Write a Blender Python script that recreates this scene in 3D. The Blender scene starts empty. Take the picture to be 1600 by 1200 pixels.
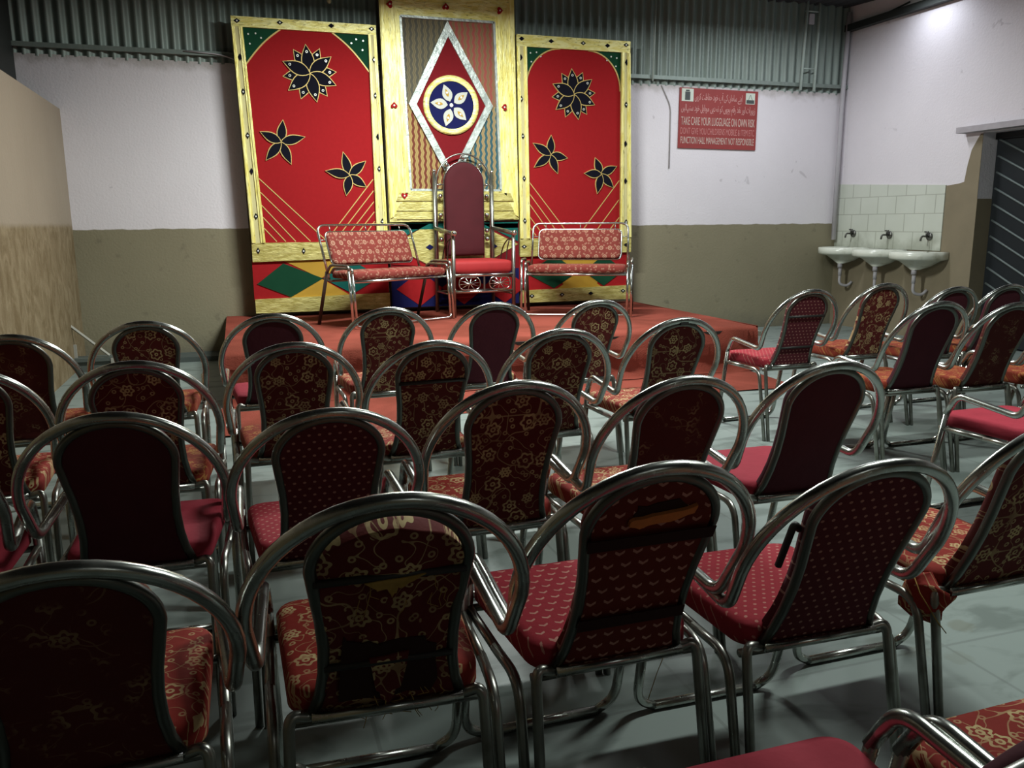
import bpy, math, random
from mathutils import Vector, Matrix
random.seed(7)
R = math.radians
C = bpy.context.scene.collection

# ------------------------------------------------------------------ camera, world, exposure, lights
def make_camera():
    pitch, yaw, roll = R(11.02), R(-18.15), R(-0.384)
    f = Vector((-math.sin(yaw)*math.cos(pitch), math.cos(yaw)*math.cos(pitch), -math.sin(pitch)))
    r = Vector((math.cos(yaw), math.sin(yaw), 0)); u = r.cross(f)
    r2 = math.cos(roll)*r + math.sin(roll)*u; u2 = -math.sin(roll)*r + math.cos(roll)*u
    cd = bpy.data.cameras.new('camera'); cd.sensor_width = 36; cd.lens = 36*1295/1600; cd.clip_start = .02
    co = bpy.data.objects.new('camera', cd); C.objects.link(co)
    m = Matrix((r2, u2, -f)).transposed().to_4x4(); m.translation = (0, 0, 1.368)
    co.matrix_world = m
    bpy.context.scene.camera = co
make_camera()
w = bpy.data.worlds.new('world'); bpy.context.scene.world = w; w.use_nodes = True
w.node_tree.nodes['Background'].inputs[0].default_value = (.02, .025, .03, 1)
w.node_tree.nodes['Background'].inputs[1].default_value = .3
vs = bpy.context.scene.view_settings
vs.view_transform = 'Standard'; vs.look = 'None'; vs.gamma = 1; vs.use_curve_mapping = False; vs.exposure = 0.14

def area_light(name, loc, size, size_y, energy, color, rot=(0, 0, 0)):
    ld = bpy.data.lights.new(name, 'AREA'); ld.shape = 'RECTANGLE'; ld.size = size; ld.size_y = size_y
    ld.energy = energy; ld.color = color
    o = bpy.data.objects.new(name, ld); C.objects.link(o); o.location = loc; o.rotation_euler = rot
    return o
# fluorescent fittings under the roof, the last an added fill: (x, y, z, length, rotation about z, energy)
LAMPS = [((1.9, 6.72, 3.62), .10, 1.2, R(90), 265, (.94, 1.0, .95)),
         ((7.26, 7.80, 3.82), .06, 0.5, R(0), 5, (.86, .92, 1.0)),
         ((5.7, 7.85, 3.74), .10, 1.2, R(90), 42, (.93, .97, 1.0)),
         ((3.0, 2.5, 3.45), .10, 1.2, R(90), 90, (.93, 1.0, .94)),
         ((2.0, -3.6, 3.50), .10, 1.2, R(90), 10, (.95, 1.0, .95))]  # added fill behind the camera, lifts the dark chair backs
for i, (p, sx, sy, rz, en, col) in enumerate(LAMPS):
    area_light('tube_light_source', (p[0], p[1], p[2]-.05), sx, sy, en, col, (0, 0, rz))

# ------------------------------------------------------------------ helpers
def mesh_obj(name, verts, faces, mats, parent=None, smooth=True, mi=None):
    me = bpy.data.meshes.new(name); me.from_pydata([tuple(v) for v in verts], [], faces)
    if not isinstance(mats, (list, tuple)): mats = [mats]
    for m in mats: me.materials.append(m)
    if mi: me.polygons.foreach_set('material_index', mi)
    me.polygons.foreach_set('use_smooth', [smooth]*len(me.polygons))
    me.update()
    o = bpy.data.objects.new(name, me); C.objects.link(o)
    if parent: o.parent = parent
    return o

class MB:
    def __init__(s): s.v = []; s.f = []; s.m = []; s.cur = 0
    def add(s, v, f):
        b = len(s.v); s.v += [Vector(q) for q in v]; s.f += [[b+i for i in q] for q in f]; s.m += [s.cur]*len(f); return s
    def box(s, x0, x1, y0, y1, z0, z1, M=None):
        v = [Vector((x, y, z)) for x in (x0, x1) for y in (y0, y1) for z in (z0, z1)]
        if M: v = [M @ q for q in v]
        return s.add(v, [(0,1,3,2), (4,6,7,5), (0,4,5,1), (2,3,7,6), (0,2,6,4), (1,5,7,3)])
    def tube(s, pts, r, n=10, closed=False, caps=True):
        pts = [Vector(p) for p in pts]; N = len(pts); rings = []
        def tan(i):
            if closed: return (pts[(i+1) % N]-pts[i-1]).normalized()
            a = pts[max(i-1, 0)]; b = pts[min(i+1, N-1)]
            return (b-a).normalized()
        t = tan(0); up = Vector((0, 0, 1)) if abs(t.z) < .9 else Vector((1, 0, 0))
        nrm = (up - up.dot(t)*t).normalized()
        for i in range(N):
            t = tan(i); nrm = (nrm - nrm.dot(t)*t).normalized(); b = t.cross(nrm)
            rr = r[i] if isinstance(r, (list, tuple)) else r
            rings.append([pts[i] + rr*(math.cos(2*math.pi*k/n)*nrm + math.sin(2*math.pi*k/n)*b) for k in range(n)])
        v = [q for g in rings for q in g]; f = []
        for i in range(N if closed else N-1):
            j = (i+1) % N
            for k in range(n):
                f.append((i*n+k, i*n+(k+1) % n, j*n+(k+1) % n, j*n+k))
        if not closed and caps:
            f.append(tuple(reversed(range(n)))); f.append(tuple((N-1)*n+k for k in range(n)))
        return s.add(v, f)
    def sphere(s, c, r, n=12, sq=(1, 1, 1)):
        v = []; f = []; c = Vector(c); m = n//2
        for i in range(m+1):
            th = math.pi*i/m
            for k in range(n):
                ph = 2*math.pi*k/n
                v.append(c + Vector((sq[0]*r*math.sin(th)*math.cos(ph), sq[1]*r*math.sin(th)*math.sin(ph), sq[2]*r*math.cos(th))))
        for i in range(m):
            for k in range(n):
                f.append((i*n+k, (i+1)*n+k, (i+1)*n+(k+1) % n, i*n+(k+1) % n))
        return s.add(v, f)
    def plate(s, pts, th, fn):
        """extruded flat polygon; fn(u, v, d) -> 3D, d = height off the plane"""
        n = len(pts)
        v = [fn(p[0], p[1], th) for p in pts] + [fn(p[0], p[1], 0) for p in pts]
        f = [tuple(range(n)), tuple(reversed(range(n, 2*n)))]
        for i in range(n): f.append((i, n+i, n+(i+1) % n, (i+1) % n))
        return s.add(v, f)
    def obj(s, name, mats, parent=None, smooth=True):
        return mesh_obj(name, s.v, s.f, mats, parent, smooth, s.m)

def fillet(pts, rad, k=7):
    pts = [Vector(p) for p in pts]; out = [pts[0]]
    rads = rad if isinstance(rad, (list, tuple)) else [rad]*(len(pts)-2)
    for i in range(1, len(pts)-1):
        p, a, b = pts[i], pts[i-1], pts[i+1]
        da, db = (a-p), (b-p); r = rads[i-1]
        if r <= 0: out.append(p); continue
        la = min(r, da.length*.49); lb = min(r, db.length*.49)
        A = p+da.normalized()*la; B = p+db.normalized()*lb
        for j in range(k+1):
            t = j/k; out.append((1-t)**2*A + 2*t*(1-t)*p + t*t*B)
    out.append(pts[-1]); return out

def pad(mb, outline, fn, tf, tb, prof=((1, 0), (1.0, .55), (.965, .85), (.88, .96), (.6, 1), (.25, 1))):
    """puffed cushion: outline in (u,v); fn(u,v,d); tf front thickness, tb back thickness"""
    n = len(outline); cu = sum(p[0] for p in outline)/n; cv = sum(p[1] for p in outline)/n
    v = []; f = []
    def side(t, sgn):
        base = len(v)
        for k, h in prof:
            for p in outline: v.append(fn(cu+(p[0]-cu)*k, cv+(p[1]-cv)*k, t*h*sgn))
        v.append(fn(cu, cv, t*sgn))
        for i in range(len(prof)-1):
            for j in range(n):
                a = base+i*n+j; b = base+i*n+(j+1) % n
                q = (a, b, b+n, a+n); f.append(q if sgn > 0 else q[::-1])
        L = base+(len(prof)-1)*n; c = base+len(prof)*n
        for j in range(n):
            q = (L+j, L+(j+1) % n, c); f.append(q if sgn > 0 else q[::-1])
    side(tf, 1); side(tb, -1)
    return mb.add(v, f)

def rrect(u0, u1, v0, v1, r, k=5):
    o = []
    for cx, cy, a0 in ((u1-r, v1-r, 0), (u0+r, v1-r, 90), (u0+r, v0+r, 180), (u1-r, v0+r, 270)):
        for i in range(k+1):
            a = R(a0+90*i/k); o.append((cx+r*math.cos(a), cy+r*math.sin(a)))
    return o

def empty(name, loc, rz=0):
    o = bpy.data.objects.new(name, None); C.objects.link(o); o.location = loc; o.rotation_euler = (0, 0, rz)
    o.empty_display_size = .1
    return o
def tag(o, label=None, cat=None, group=None, kind=None):
    if label: o['label'] = label
    if cat: o['category'] = cat
    if group: o['group'] = group
    if kind: o['kind'] = kind
    return o
def struct(o): o['kind'] = 'structure'; return o

# ------------------------------------------------------------------ node helpers
class NT:
    def __init__(s, name, rough=.8, metal=0, spec=.3):
        s.mat = bpy.data.materials.new(name); s.mat.use_nodes = True
        s.t = s.mat.node_tree; s.b = s.t.nodes['Principled BSDF']
        s.b.inputs['Roughness'].default_value = rough; s.b.inputs['Metallic'].default_value = metal
        s.b.inputs['Specular IOR Level'].default_value = spec
        s._co = None
    def N(s, typ, **kw):
        n = s.t.nodes.new(typ)
        for k, v in kw.items():
            if k.startswith('i_'): n.inputs[int(k[2:])].default_value = v
            else: setattr(n, k, v)
        return n
    def L(s, a, b): s.t.links.new(a, b)
    def co(s):
        if not s._co: s._co = s.N('ShaderNodeTexCoord').outputs['Object']
        return s._co
    def put(s, sock, x):
        if hasattr(x, 'links') or isinstance(x, bpy.types.NodeSocket): s.L(x, sock)
        else: sock.default_value = x
    def math(s, op, a, b=0.0, c=None):
        n = s.N('ShaderNodeMath', operation=op); s.put(n.inputs[0], a); s.put(n.inputs[1], b)
        if c is not None: s.put(n.inputs[2], c)
        return n.outputs[0]
    def sep(s, v):
        n = s.N('ShaderNodeSeparateXYZ'); s.L(v, n.inputs[0]); return n.outputs
    def comb(s, x, y, z):
        n = s.N('ShaderNodeCombineXYZ')
        for i, q in enumerate((x, y, z)): s.put(n.inputs[i], q)
        return n.outputs[0]
    def noise(s, vec, scale, detail=3, dist=0, rough=.5):
        n = s.N('ShaderNodeTexNoise'); s.L(vec, n.inputs['Vector']); n.inputs['Scale'].default_value = scale
        n.inputs['Detail'].default_value = detail; n.inputs['Distortion'].default_value = dist; n.inputs['Roughness'].default_value = rough
        return n.outputs['Fac']
    def scale(s, vec, sc):
        n = s.N('ShaderNodeMapping'); s.L(vec, n.inputs[0]); n.inputs['Scale'].default_value = sc; return n.outputs[0]
    def mix(s, fac, a, b):
        n = s.N('ShaderNodeMix', data_type='RGBA'); s.put(n.inputs[0], fac)
        for i, q in ((6, a), (7, b)):
            if isinstance(q, tuple): n.inputs[i].default_value = q if len(q) == 4 else (*q, 1)
            else: s.L(q, n.inputs[i])
        return n.outputs[2]
    def ramp(s, fac, lo, hi):
        n = s.N('ShaderNodeMapRange', interpolation_type='SMOOTHSTEP'); s.put(n.inputs[0], fac); n.inputs[1].default_value = lo; n.inputs[2].default_value = hi
        return n.outputs[0]
    def color(s, c):
        if isinstance(c, tuple): s.b.inputs['Base Color'].default_value = (*c, 1)
        else: s.L(c, s.b.inputs['Base Color'])
        return s
    def bump(s, h, strength=.3, dist=.01):
        n = s.N('ShaderNodeBump'); s.L(h, n.inputs['Height']); n.inputs['Strength'].default_value = strength; n.inputs['Distance'].default_value = dist
        s.L(n.outputs[0], s.b.inputs['Normal']); return s

def flat(name, c, rough=.8, metal=0, var=.12, vscale=9, spec=.3):
    m = NT(name, rough, metal, spec)
    d = tuple(x*(1-var) for x in c)
    m.color(m.mix(m.noise(m.co(), vscale, 4), d, tuple(min(1, x*(1+var*.6)) for x in c)))
    return m.mat

# chrome tube: polished with grime
def chrome(name, c, rough, dirt):
    m = NT(name, rough, 1.0)
    n1 = m.noise(m.co(), 13, 5); k = m.ramp(n1, .42, .85)
    m.color(m.mix(m.math('MULTIPLY', k, dirt), c, (.16, .15, .12)))
    m.L(m.math('MULTIPLY_ADD', k, .25*dirt, rough), m.b.inputs['Roughness'])
    return m.mat
M_chrome = chrome('polished_chrome', (.47, .49, .46), .24, .8)
M_chrome2 = chrome('worn_chrome', (.34, .34, .31), .32, .9)
M_chrome3 = chrome('grimy_chrome', (.15, .16, .145), .34, .9)
M_bright = chrome('bright_chrome', (.72, .76, .73), .16, .3)
M_rust = flat('brown_rusted_tube', (.07, .045, .035), .6, .3)
M_dark = flat('dark_dirty_tube', (.05, .05, .048), .5, .6)

# fabrics ---------------------------------------------------------------
def fabric(name, base, kind, plane, gold=(.66, .54, .27), dim=1.0, fl_scale=1.0):
    m = NT(name, .85, 0, .2); m.b.inputs['Sheen Weight'].default_value = .25; m.b.inputs['Sheen Roughness'].default_value = .4
    m.b.inputs['Sheen Tint'].default_value = (base[0], base[1], base[2], 1)
    xyz = m.sep(m.co()); inf = m.N('ShaderNodeObjectInfo')
    rnd = inf.outputs['Random']
    u = xyz[0]; v = xyz[2] if plane == 'xz' else m.math('SUBTRACT', xyz[1], xyz[2])
    wear = m.noise(m.co(), 14, 3)
    b0 = tuple(x*.72 for x in base)
    col = m.mix(wear, b0, base)
    if kind == 'floral':
        s = 12.0*fl_scale
        U = m.math('MULTIPLY_ADD', rnd, 37.0, m.math('MULTIPLY', u, s)); V = m.math('MULTIPLY', v, s)
        P = m.comb(U, V, 0)
        vo = m.N('ShaderNodeTexVoronoi', voronoi_dimensions='2D', feature='F1'); m.L(P, vo.inputs['Vector'])
        vo.inputs['Scale'].default_value = 1.0; vo.inputs['Randomness'].default_value = .75
        d = m.N('ShaderNodeVectorMath', operation='SUBTRACT'); m.L(P, d.inputs[0]); m.L(vo.outputs['Position'], d.inputs[1])
        ds = m.sep(d.outputs[0]); r = m.math('POWER', m.math('ADD', m.math('MULTIPLY', ds[0], ds[0]), m.math('MULTIPLY', ds[1], ds[1])), .5)
        th = m.math('ARCTAN2', ds[1], ds[0])
        cs = m.sep(vo.outputs['Color'])
        pet = m.math('ADD', m.math('MULTIPLY', m.math('COSINE', m.math('ADD', m.math('MULTIPLY', th, 6.0), m.math('MULTIPLY', cs[1], 6.0))), .035), m.math('MULTIPLY_ADD', cs[0], .12, .16))
        ring = m.math('LESS_THAN', m.math('ABSOLUTE', m.math('SUBTRACT', r, pet)), .042)
        core = m.math('LESS_THAN', m.math('ABSOLUTE', m.math('SUBTRACT', r, .07)), .03)
        nz = m.noise(P, .75, 0); vine = m.math('LESS_THAN', m.math('ABSOLUTE', m.math('SUBTRACT', nz, .5)), .008)
        nz2 = m.noise(m.scale(P, (1.9, 1.9, 1)), 1.0, 0); vine2 = m.math('LESS_THAN', m.math('ABSOLUTE', m.math('SUBTRACT', nz2, .42)), .012)
        vo2 = m.N('ShaderNodeTexVoronoi', voronoi_dimensions='2D', feature='F1'); m.L(P, vo2.inputs['Vector'])
        vo2.inputs['Scale'].default_value = 2.1; vo2.inputs['Randomness'].default_value = .9
        dots = m.math('LESS_THAN', m.math('ABSOLUTE', m.math('SUBTRACT', vo2.outputs['Distance'], .13)), .05)
        far = m.math('GREATER_THAN', r, .36); dots = m.math('MULTIPLY', dots, far)
        strong = m.math('MAXIMUM', ring, core); weak = m.math('MAXIMUM', m.math('MULTIPLY', dots, .75), m.math('MULTIPLY', m.math('MAXIMUM', vine, vine2), .6))
        msk = m.math('MAXIMUM', strong, weak)
        msk = m.math('MULTIPLY', msk, m.math('MULTIPLY_ADD', m.ramp(wear, .3, .7), .5, .35*dim))
        col = m.mix(msk, col, gold)
    elif kind in ('dots', 'vees'):
        s = 48.0 if kind == 'dots' else 33.0
        V0 = m.math('MULTIPLY', v, s); row = m.math('FLOOR', V0)
        U0 = m.math('ADD', m.math('MULTIPLY', u, s*.8), m.math('MULTIPLY', row, .5))
        fu = m.math('SUBTRACT', m.math('FRACT', U0), .5); fv = m.math('SUBTRACT', m.math('FRACT', V0), .5)
        if kind == 'dots':
            rr = m.math('ADD', m.math('MULTIPLY', fu, fu), m.math('MULTIPLY', fv, fv)); msk = m.math('LESS_THAN', rr, .028)
        else:
            au = m.math('ABSOLUTE', fu); l = m.math('ABSOLUTE', m.math('SUBTRACT', fv, m.math('SUBTRACT', m.math('MULTIPLY', au, .8), .12)))
            msk = m.math('MULTIPLY', m.math('LESS_THAN', l, .11), m.math('LESS_THAN', au, .27))
        msk = m.math('MULTIPLY', msk, m.math('MULTIPLY_ADD', wear, .5, .25*dim)); col = m.mix(msk, col, (.62, .36, .28))
    elif kind == 'rings':
        s = 11.0
        V0 = m.math('MULTIPLY', v, s); row = m.math('FLOOR', V0)
        U0 = m.math('ADD', m.math('MULTIPLY', u, s), m.math('MULTIPLY', row, .42))
        fu = m.math('SUBTRACT', m.math('FRACT', U0), .5); fv = m.math('SUBTRACT', m.math('FRACT', V0), .5)
        rr = m.math('POWER', m.math('ADD', m.math('MULTIPLY', fu, fu), m.math('MULTIPLY', fv, fv)), .5)
        a = m.math('LESS_THAN', m.math('ABSOLUTE', m.math('SUBTRACT', rr, .19)), .055)
        b = m.math('LESS_THAN', rr, .07)
        P2 = m.comb(m.math('MULTIPLY', u, 26.), m.math('MULTIPLY', v, 26.), 0)
        vo2 = m.N('ShaderNodeTexVoronoi', voronoi_dimensions='2D', feature='F1'); m.L(P2, vo2.inputs['Vector']); vo2.inputs['Scale'].default_value = 1.
        e = m.math('MULTIPLY', m.math('LESS_THAN', vo2.outputs['Distance'], .23), m.math('GREATER_THAN', rr, .32))
        msk = m.math('MULTIPLY', m.math('MAXIMUM', m.math('MAXIMUM', a, b), m.math('MULTIPLY', e, .55)), .5)
        col = m.mix(msk, col, (.50, .34, .23))
    m.color(col)
    m.bump(m.noise(m.co(), 60, 2), .25, .004)
    return m.mat
FAB = {}
for pl in ('xz', 'xy'):  # backs (xz) darker than seats (xy): shade on the backs put into the colour
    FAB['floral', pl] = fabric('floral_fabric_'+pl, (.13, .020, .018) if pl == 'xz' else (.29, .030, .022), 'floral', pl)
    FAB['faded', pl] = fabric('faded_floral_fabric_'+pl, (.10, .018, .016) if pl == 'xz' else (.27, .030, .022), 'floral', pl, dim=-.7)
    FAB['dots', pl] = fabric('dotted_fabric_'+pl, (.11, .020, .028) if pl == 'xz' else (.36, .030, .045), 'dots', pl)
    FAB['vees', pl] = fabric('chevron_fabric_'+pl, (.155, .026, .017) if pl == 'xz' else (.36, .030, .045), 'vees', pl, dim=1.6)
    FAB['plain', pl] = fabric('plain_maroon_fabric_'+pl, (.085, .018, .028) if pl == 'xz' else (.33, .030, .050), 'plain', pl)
FAB['orange', 'xy'] = fabric('orange_floral_fabric', (.24, .034, .018), 'floral', 'xy', gold=(.42, .22, .06))
M_bench = fabric('bench_fabric', (.19, .034, .026), 'rings', 'xz')
M_benchs = fabric('bench_seat_fabric', (.19, .034, .026), 'rings', 'xy')
M_throne = flat('throne_velvet', (.065, .008, .012), .85, var=.25, vscale=6)
M_throne_seat = flat('throne_seat_velvet', (.30, .016, .018), .7, var=.25)
M_foam = flat('orange_foam', (.62, .22, .06), .9, var=.35, vscale=40)
M_thread = flat('yellow_thread', (.42, .27, .07), .9, var=.5, vscale=60)
M_hole = flat('dark_torn_lining', (.03, .012, .01), .95)

# ------------------------------------------------------------------ room
YB, XR, XL, XP = 9.27, 7.57, -1.86, -1.52

def wall_paint(name, mode):
    m = NT(name, .75, 0, .3)
    geo = m.N('ShaderNodeNewGeometry').outputs['Position']; g = m.sep(geo)
    n1 = m.noise(geo, 1.3, 5); n2 = m.noise(geo, 7, 4); n3 = m.noise(geo, 45, 2)
    pink = m.mix(n1, (.66, .62, .66), (.76, .72, .76))
    spots = m.math('MULTIPLY', m.ramp(m.noise(geo, 5.5, 2, 1.0), .70, .76), .35)
    pink = m.mix(spots, pink, (.30, .27, .29))
    olive = m.mix(n1, (.20, .178, .115), (.262, .235, .158)); olive = m.mix(m.ramp(n2, .62, .8), olive, (.15, .13, .09))
    zz = m.math('ADD', g[2], m.math('MULTIPLY', m.math('SUBTRACT', m.noise(geo, 6, 3), .5), .03))
    if mode == 'back':
        # dirt running along the top under the sheeting (dust on the plaster)
        top = m.math('MULTIPLY', m.ramp(m.math('ADD', g[2], m.math('MULTIPLY', m.math('SUBTRACT', n2, .5), .22)), 2.84, 2.98), .55)
        pink = m.mix(top, pink, (.25, .22, .18))
        c = m.mix(m.ramp(zz, 1.322, 1.332), olive, pink)
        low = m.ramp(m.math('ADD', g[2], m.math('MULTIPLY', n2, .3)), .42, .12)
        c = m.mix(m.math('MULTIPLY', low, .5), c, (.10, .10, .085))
    elif mode == 'right':
        c = pink
    else:
        beige = m.mix(n1, (.27, .22, .165), (.33, .275, .21))
        st = m.noise(m.scale(geo, (3, 3.0, 1.9)), 2.2, 7, .9, .68)
        ochre = m.mix(m.ramp(st, .3, .7), (.14, .098, .048), (.25, .195, .118))
        c = m.mix(m.ramp(zz, 1.34, 1.40), ochre, beige)
    m.color(c)
    m.bump(m.math('ADD', n3, m.math('MULTIPLY', m.noise(m.scale(geo, (4, 4, 1.2)), 3, 3), 1.2 if mode == 'part' else .4)), .25, .012)
    return m.mat
M_wb = wall_paint('back_wall_plaster', 'back'); M_wr = wall_paint('right_wall_plaster', 'right'); M_part = wall_paint('partition_plaster', 'part')
M_brown = flat('brown_dado_paint', (.235, .195, .130), .8, var=.2, vscale=4)

m = NT('corrugated_sheet_paint', .55, .35, .4)
geo = m.N('ShaderNodeNewGeometry').outputs['Position']
na = m.noise(m.scale(geo, (1, 1, .25)), 2.2, 5); nb = m.noise(m.scale(geo, (6, 1, .5)), 4, 3)
m.color(m.mix(nb, m.mix(na, (.12, .165, .14), (.22, .27, .24)), (.28, .32, .30)))
M_corr = m.mat
M_roof = flat('roof_sheet', (.05, .05, .055), .8, var=.3)
M_steel = flat('dark_steel', (.035, .04, .038), .6, .3)
M_pipe = flat('pale_green_pipe', (.42, .50, .46), .45)
M_pipe2 = flat('white_grey_pipe', (.46, .44, .47), .5)

m = NT('grey_floor', .55, 0, .4)
geo = m.N('ShaderNodeNewGeometry').outputs['Position']; g = m.sep(geo)
n1 = m.noise(geo, 1.2, 6); n2 = m.noise(m.scale(geo, (1, 2.4, 1)), 2.6, 5, .6)
c = m.mix(n1, (.155, .19, .18), (.235, .275, .26)); c = m.mix(m.math('MULTIPLY', m.ramp(n2, .52, .66), .75), c, (.095, .118, .108))
def seam(ax, per, off):
    q = m.math('FRACT', m.math('ADD', m.math('MULTIPLY', g[ax], 1/per), off)); return m.math('LESS_THAN', m.math('ABSOLUTE', m.math('SUBTRACT', q, .5)), .006)
c = m.mix(m.math('MULTIPLY', m.math('MAXIMUM', seam(0, .92, .2), seam(1, .92, .4)), .45), c, (.10, .115, .11))
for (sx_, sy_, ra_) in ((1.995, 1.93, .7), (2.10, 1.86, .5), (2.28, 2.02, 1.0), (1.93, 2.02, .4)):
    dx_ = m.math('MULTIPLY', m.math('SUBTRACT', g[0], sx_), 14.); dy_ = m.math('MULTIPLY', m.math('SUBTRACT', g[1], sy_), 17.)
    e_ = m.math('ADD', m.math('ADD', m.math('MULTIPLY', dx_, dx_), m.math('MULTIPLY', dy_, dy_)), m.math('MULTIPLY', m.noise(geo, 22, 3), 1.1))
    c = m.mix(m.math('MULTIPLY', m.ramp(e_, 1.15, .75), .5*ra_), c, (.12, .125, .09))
m.color(c); m.L(m.math('MULTIPLY_ADD', n2, .25, .38), m.b.inputs['Roughness'])
M_floor = m.mat
struct(MB().box(XL-.3, XR+1.2, -5, YB+.1, -.1, 0).obj('floor', M_floor, smooth=False))

# back wall: masonry up to the ledge, dark backing above
struct(MB().box(XL-.2, XR+.2, YB, YB+.2, 0, 2.965).obj('wall_back', M_wb, smooth=False))
struct(MB().box(XL-.2, XR+.2, YB+.06, YB+.2, 2.965, 4.6).obj('wall_back_upper', M_steel, smooth=False))
# corrugated sheeting on it
per, amp = .111, .019; v = []; f = []; n = int((XR-XL)/per*10)
for i in range(n+1):
    x = XL+(XR-XL)*i/n; y = YB+.012-amp*math.cos(2*math.pi*x/per)
    v += [(x, y, 2.95+.008*math.sin(x*9)), (x, y, 4.5)]
    if i: f.append((2*i-2, 2*i, 2*i+1, 2*i-1))
tag(mesh_obj('corrugated_sheeting', v, f, M_corr), 'dark green corrugated metal sheeting above the pink wall', 'sheeting')
# angle rail along the foot of the sheeting
mb = MB(); mb.box(XL, XR, YB-.045, YB-.012, 3.03, 3.062); mb.box(XL, XR, YB-.052, YB-.012, 3.018, 3.030)
tag(mb.obj('angle_rail', M_corr, smooth=False), 'dark steel angle rail along the bottom edge of the corrugated sheeting', 'rail')
mb = MB()
mb.tube(fillet([(-.35, YB-.06, 3.05), (.0, YB-.07, 3.03), (.2, YB-.08, 2.96), (.42, YB-.06, 2.965)], .1), .007, 6)
tag(mb.obj('sagging_cable', M_pipe2), 'thin grey cable sagging from the rail left of the stage panels', 'cable')

# right wall with a door opening
JB, DT = 7.07, 2.27
mb = MB()
mb.box(XR, XR+.24, JB, YB+.2, 0, 4.6); mb.box(XR, XR+.24, 4.6, JB, DT, 4.6); mb.box(XR, XR+.24, -5, 4.6, 0, 4.6)
struct(mb.obj('wall_right', M_wr, smooth=False))
# brown paint, stepped like the real coat, 3 mm proud of the plaster
def rw(y, z, d): return (XR-d, y, z)
prof = [(YB, 0), (YB, 1.02), (7.495, 1.02), (7.495, 1.74), (7.33, 1.755), (7.26, 1.77), (7.235, 1.95), (7.20, 2.10), (7.14, 2.20), (7.10, 2.26), (JB, 2.26), (JB, 0)]
mb = MB(); mb.plate(prof, .004, rw)
mb.box(XR-.004, XR+.24, JB-.004, JB, 0, 1.585)
mb.plate([(4.6, 0), (4.6, 1.33), (-5, 1.33), (-5, 0)], .004, rw)
struct(mb.obj('trim_1', M_brown, smooth=False))
# tiled splashback
m = NT('cream_tiles', .3, 0, .5)
geo = m.N('ShaderNodeNewGeometry').outputs['Position']; g = m.sep(geo)
def tile(ax, per, off, half=None):
    q = m.math('FRACT', m.math('ADD', m.math('ADD', m.math('MULTIPLY', g[ax], 1/per), off), half if half is not None else 0.0))
    return m.math('LESS_THAN', m.math('ABSOLUTE', m.math('SUBTRACT', q, .5)), .022)
rowf = m.math('MULTIPLY', m.math('FLOOR', m.math('MULTIPLY', m.math('SUBTRACT', g[2], 1.02), 1/.21)), .5)
gr = m.math('MAXIMUM', tile(2, .21, .5-1.02/.21 % 1), tile(1, .30, .1, rowf))
c = m.mix(m.noise(geo, 3, 4), (.50, .53, .46), (.60, .63, .56)); c = m.mix(m.math('MULTIPLY', gr, .6), c, (.26, .27, .22))
c = m.mix(m.math('MULTIPLY', m.ramp(m.math('ADD', g[2], m.math('MULTIPLY', m.noise(geo, 6, 3), .35)), 1.38, 1.16), .6), c, (.20, .21, .16))
m.color(c); M_tile = m.mat
mb = MB(); mb.plate([(YB, 1.021), (YB, 1.83), (7.497, 1.75), (7.497, 1.021)], .012, lambda y, z, d: (XR-.001-d, y, z))
tag(mb.obj('tiled_splashback', M_tile, smooth=False), 'cream wall tiles behind the three wash basins', 'tiles')

struct(MB().box(XL-.2, XL, -5, YB+.2, 0, 4.6).obj('wall_left', M_steel, smooth=False))
struct(MB().box(XL-.2, XR+.2, -5.2, -5, 0, 4.6).obj('wall_front', M_brown, smooth=False))
# roof sheet, falling towards the camera end
v = []; f = []; n = 260
prof = [(YB+.2, 4.02), (4.0, 3.72), (-5, 3.72)]
for i in range(n+1):
    x = XL-.2+(XR-XL+.4)*i/n; dz = .02*math.cos(2*math.pi*x/.14)
    for (y, z) in prof: v.append((x, y, z+dz))
    if i:
        for k in range(2): a = 3*(i-1)+k; f.append((a, a+1, a+4, a+3))
struct(mesh_obj('ceiling', v, f, M_roof))
tag(MB().box(XR-.09, XR-.004, -5, YB-.02, 3.70, 3.78).obj('wall_plate_beam', M_steel, smooth=False), 'dark steel beam along the top of the right wall', 'beam')

# partition on the left
struct(MB().box(XP-.08, XP, -5, YB, 0, 2.47).obj('wall_partition', M_part, smooth=False))
# low plinth along back wall left of the stage
M_plinth = flat('dark_green_grey_plinth', (.075, .09, .085), .7, var=.3)
struct(MB().box(XP, -.12, YB-.36, YB, 0, .05).obj('trim_2', M_plinth, smooth=False))

# gate in the opening
M_gate = flat('black_gate_metal', (.018, .022, .026), .6, .2); M_bar = flat('grey_gate_bar', (.16, .19, .19), .5, .3)
gt = tag(empty('metal_gate', (XR+.20, 5.85, 0)), 'black metal gate with slanting grey bars in the right wall opening', 'gate')
mb = MB(); mb.box(-.0, .03, -1.23, 1.23, .02, 2.26); mb.obj('gate_panel', M_gate, gt, False)
for k in range(-3, 12):
    a = [(1.18, .35+k*.168), (-1.18, .35+k*.168-1.18)]
    pts = []
    for t in range(13):
        y = 1.18-2.36*t/12; z = .35+k*.168-.5*(1.18-y)
        if .08 < z < 2.2: pts.append((-.012, y, z))
    if len(pts) > 1: MB().tube(pts, .012, 6).obj('slanted_bar', M_bar, gt)
mb = MB(); mb.box(-.03, 0, -1.23, 1.23, 2.2, 2.26); mb.box(-.03, 0, -1.23, -1.18, .02, 2.2); mb.obj('gate_frame', M_gate, gt, False)
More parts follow.
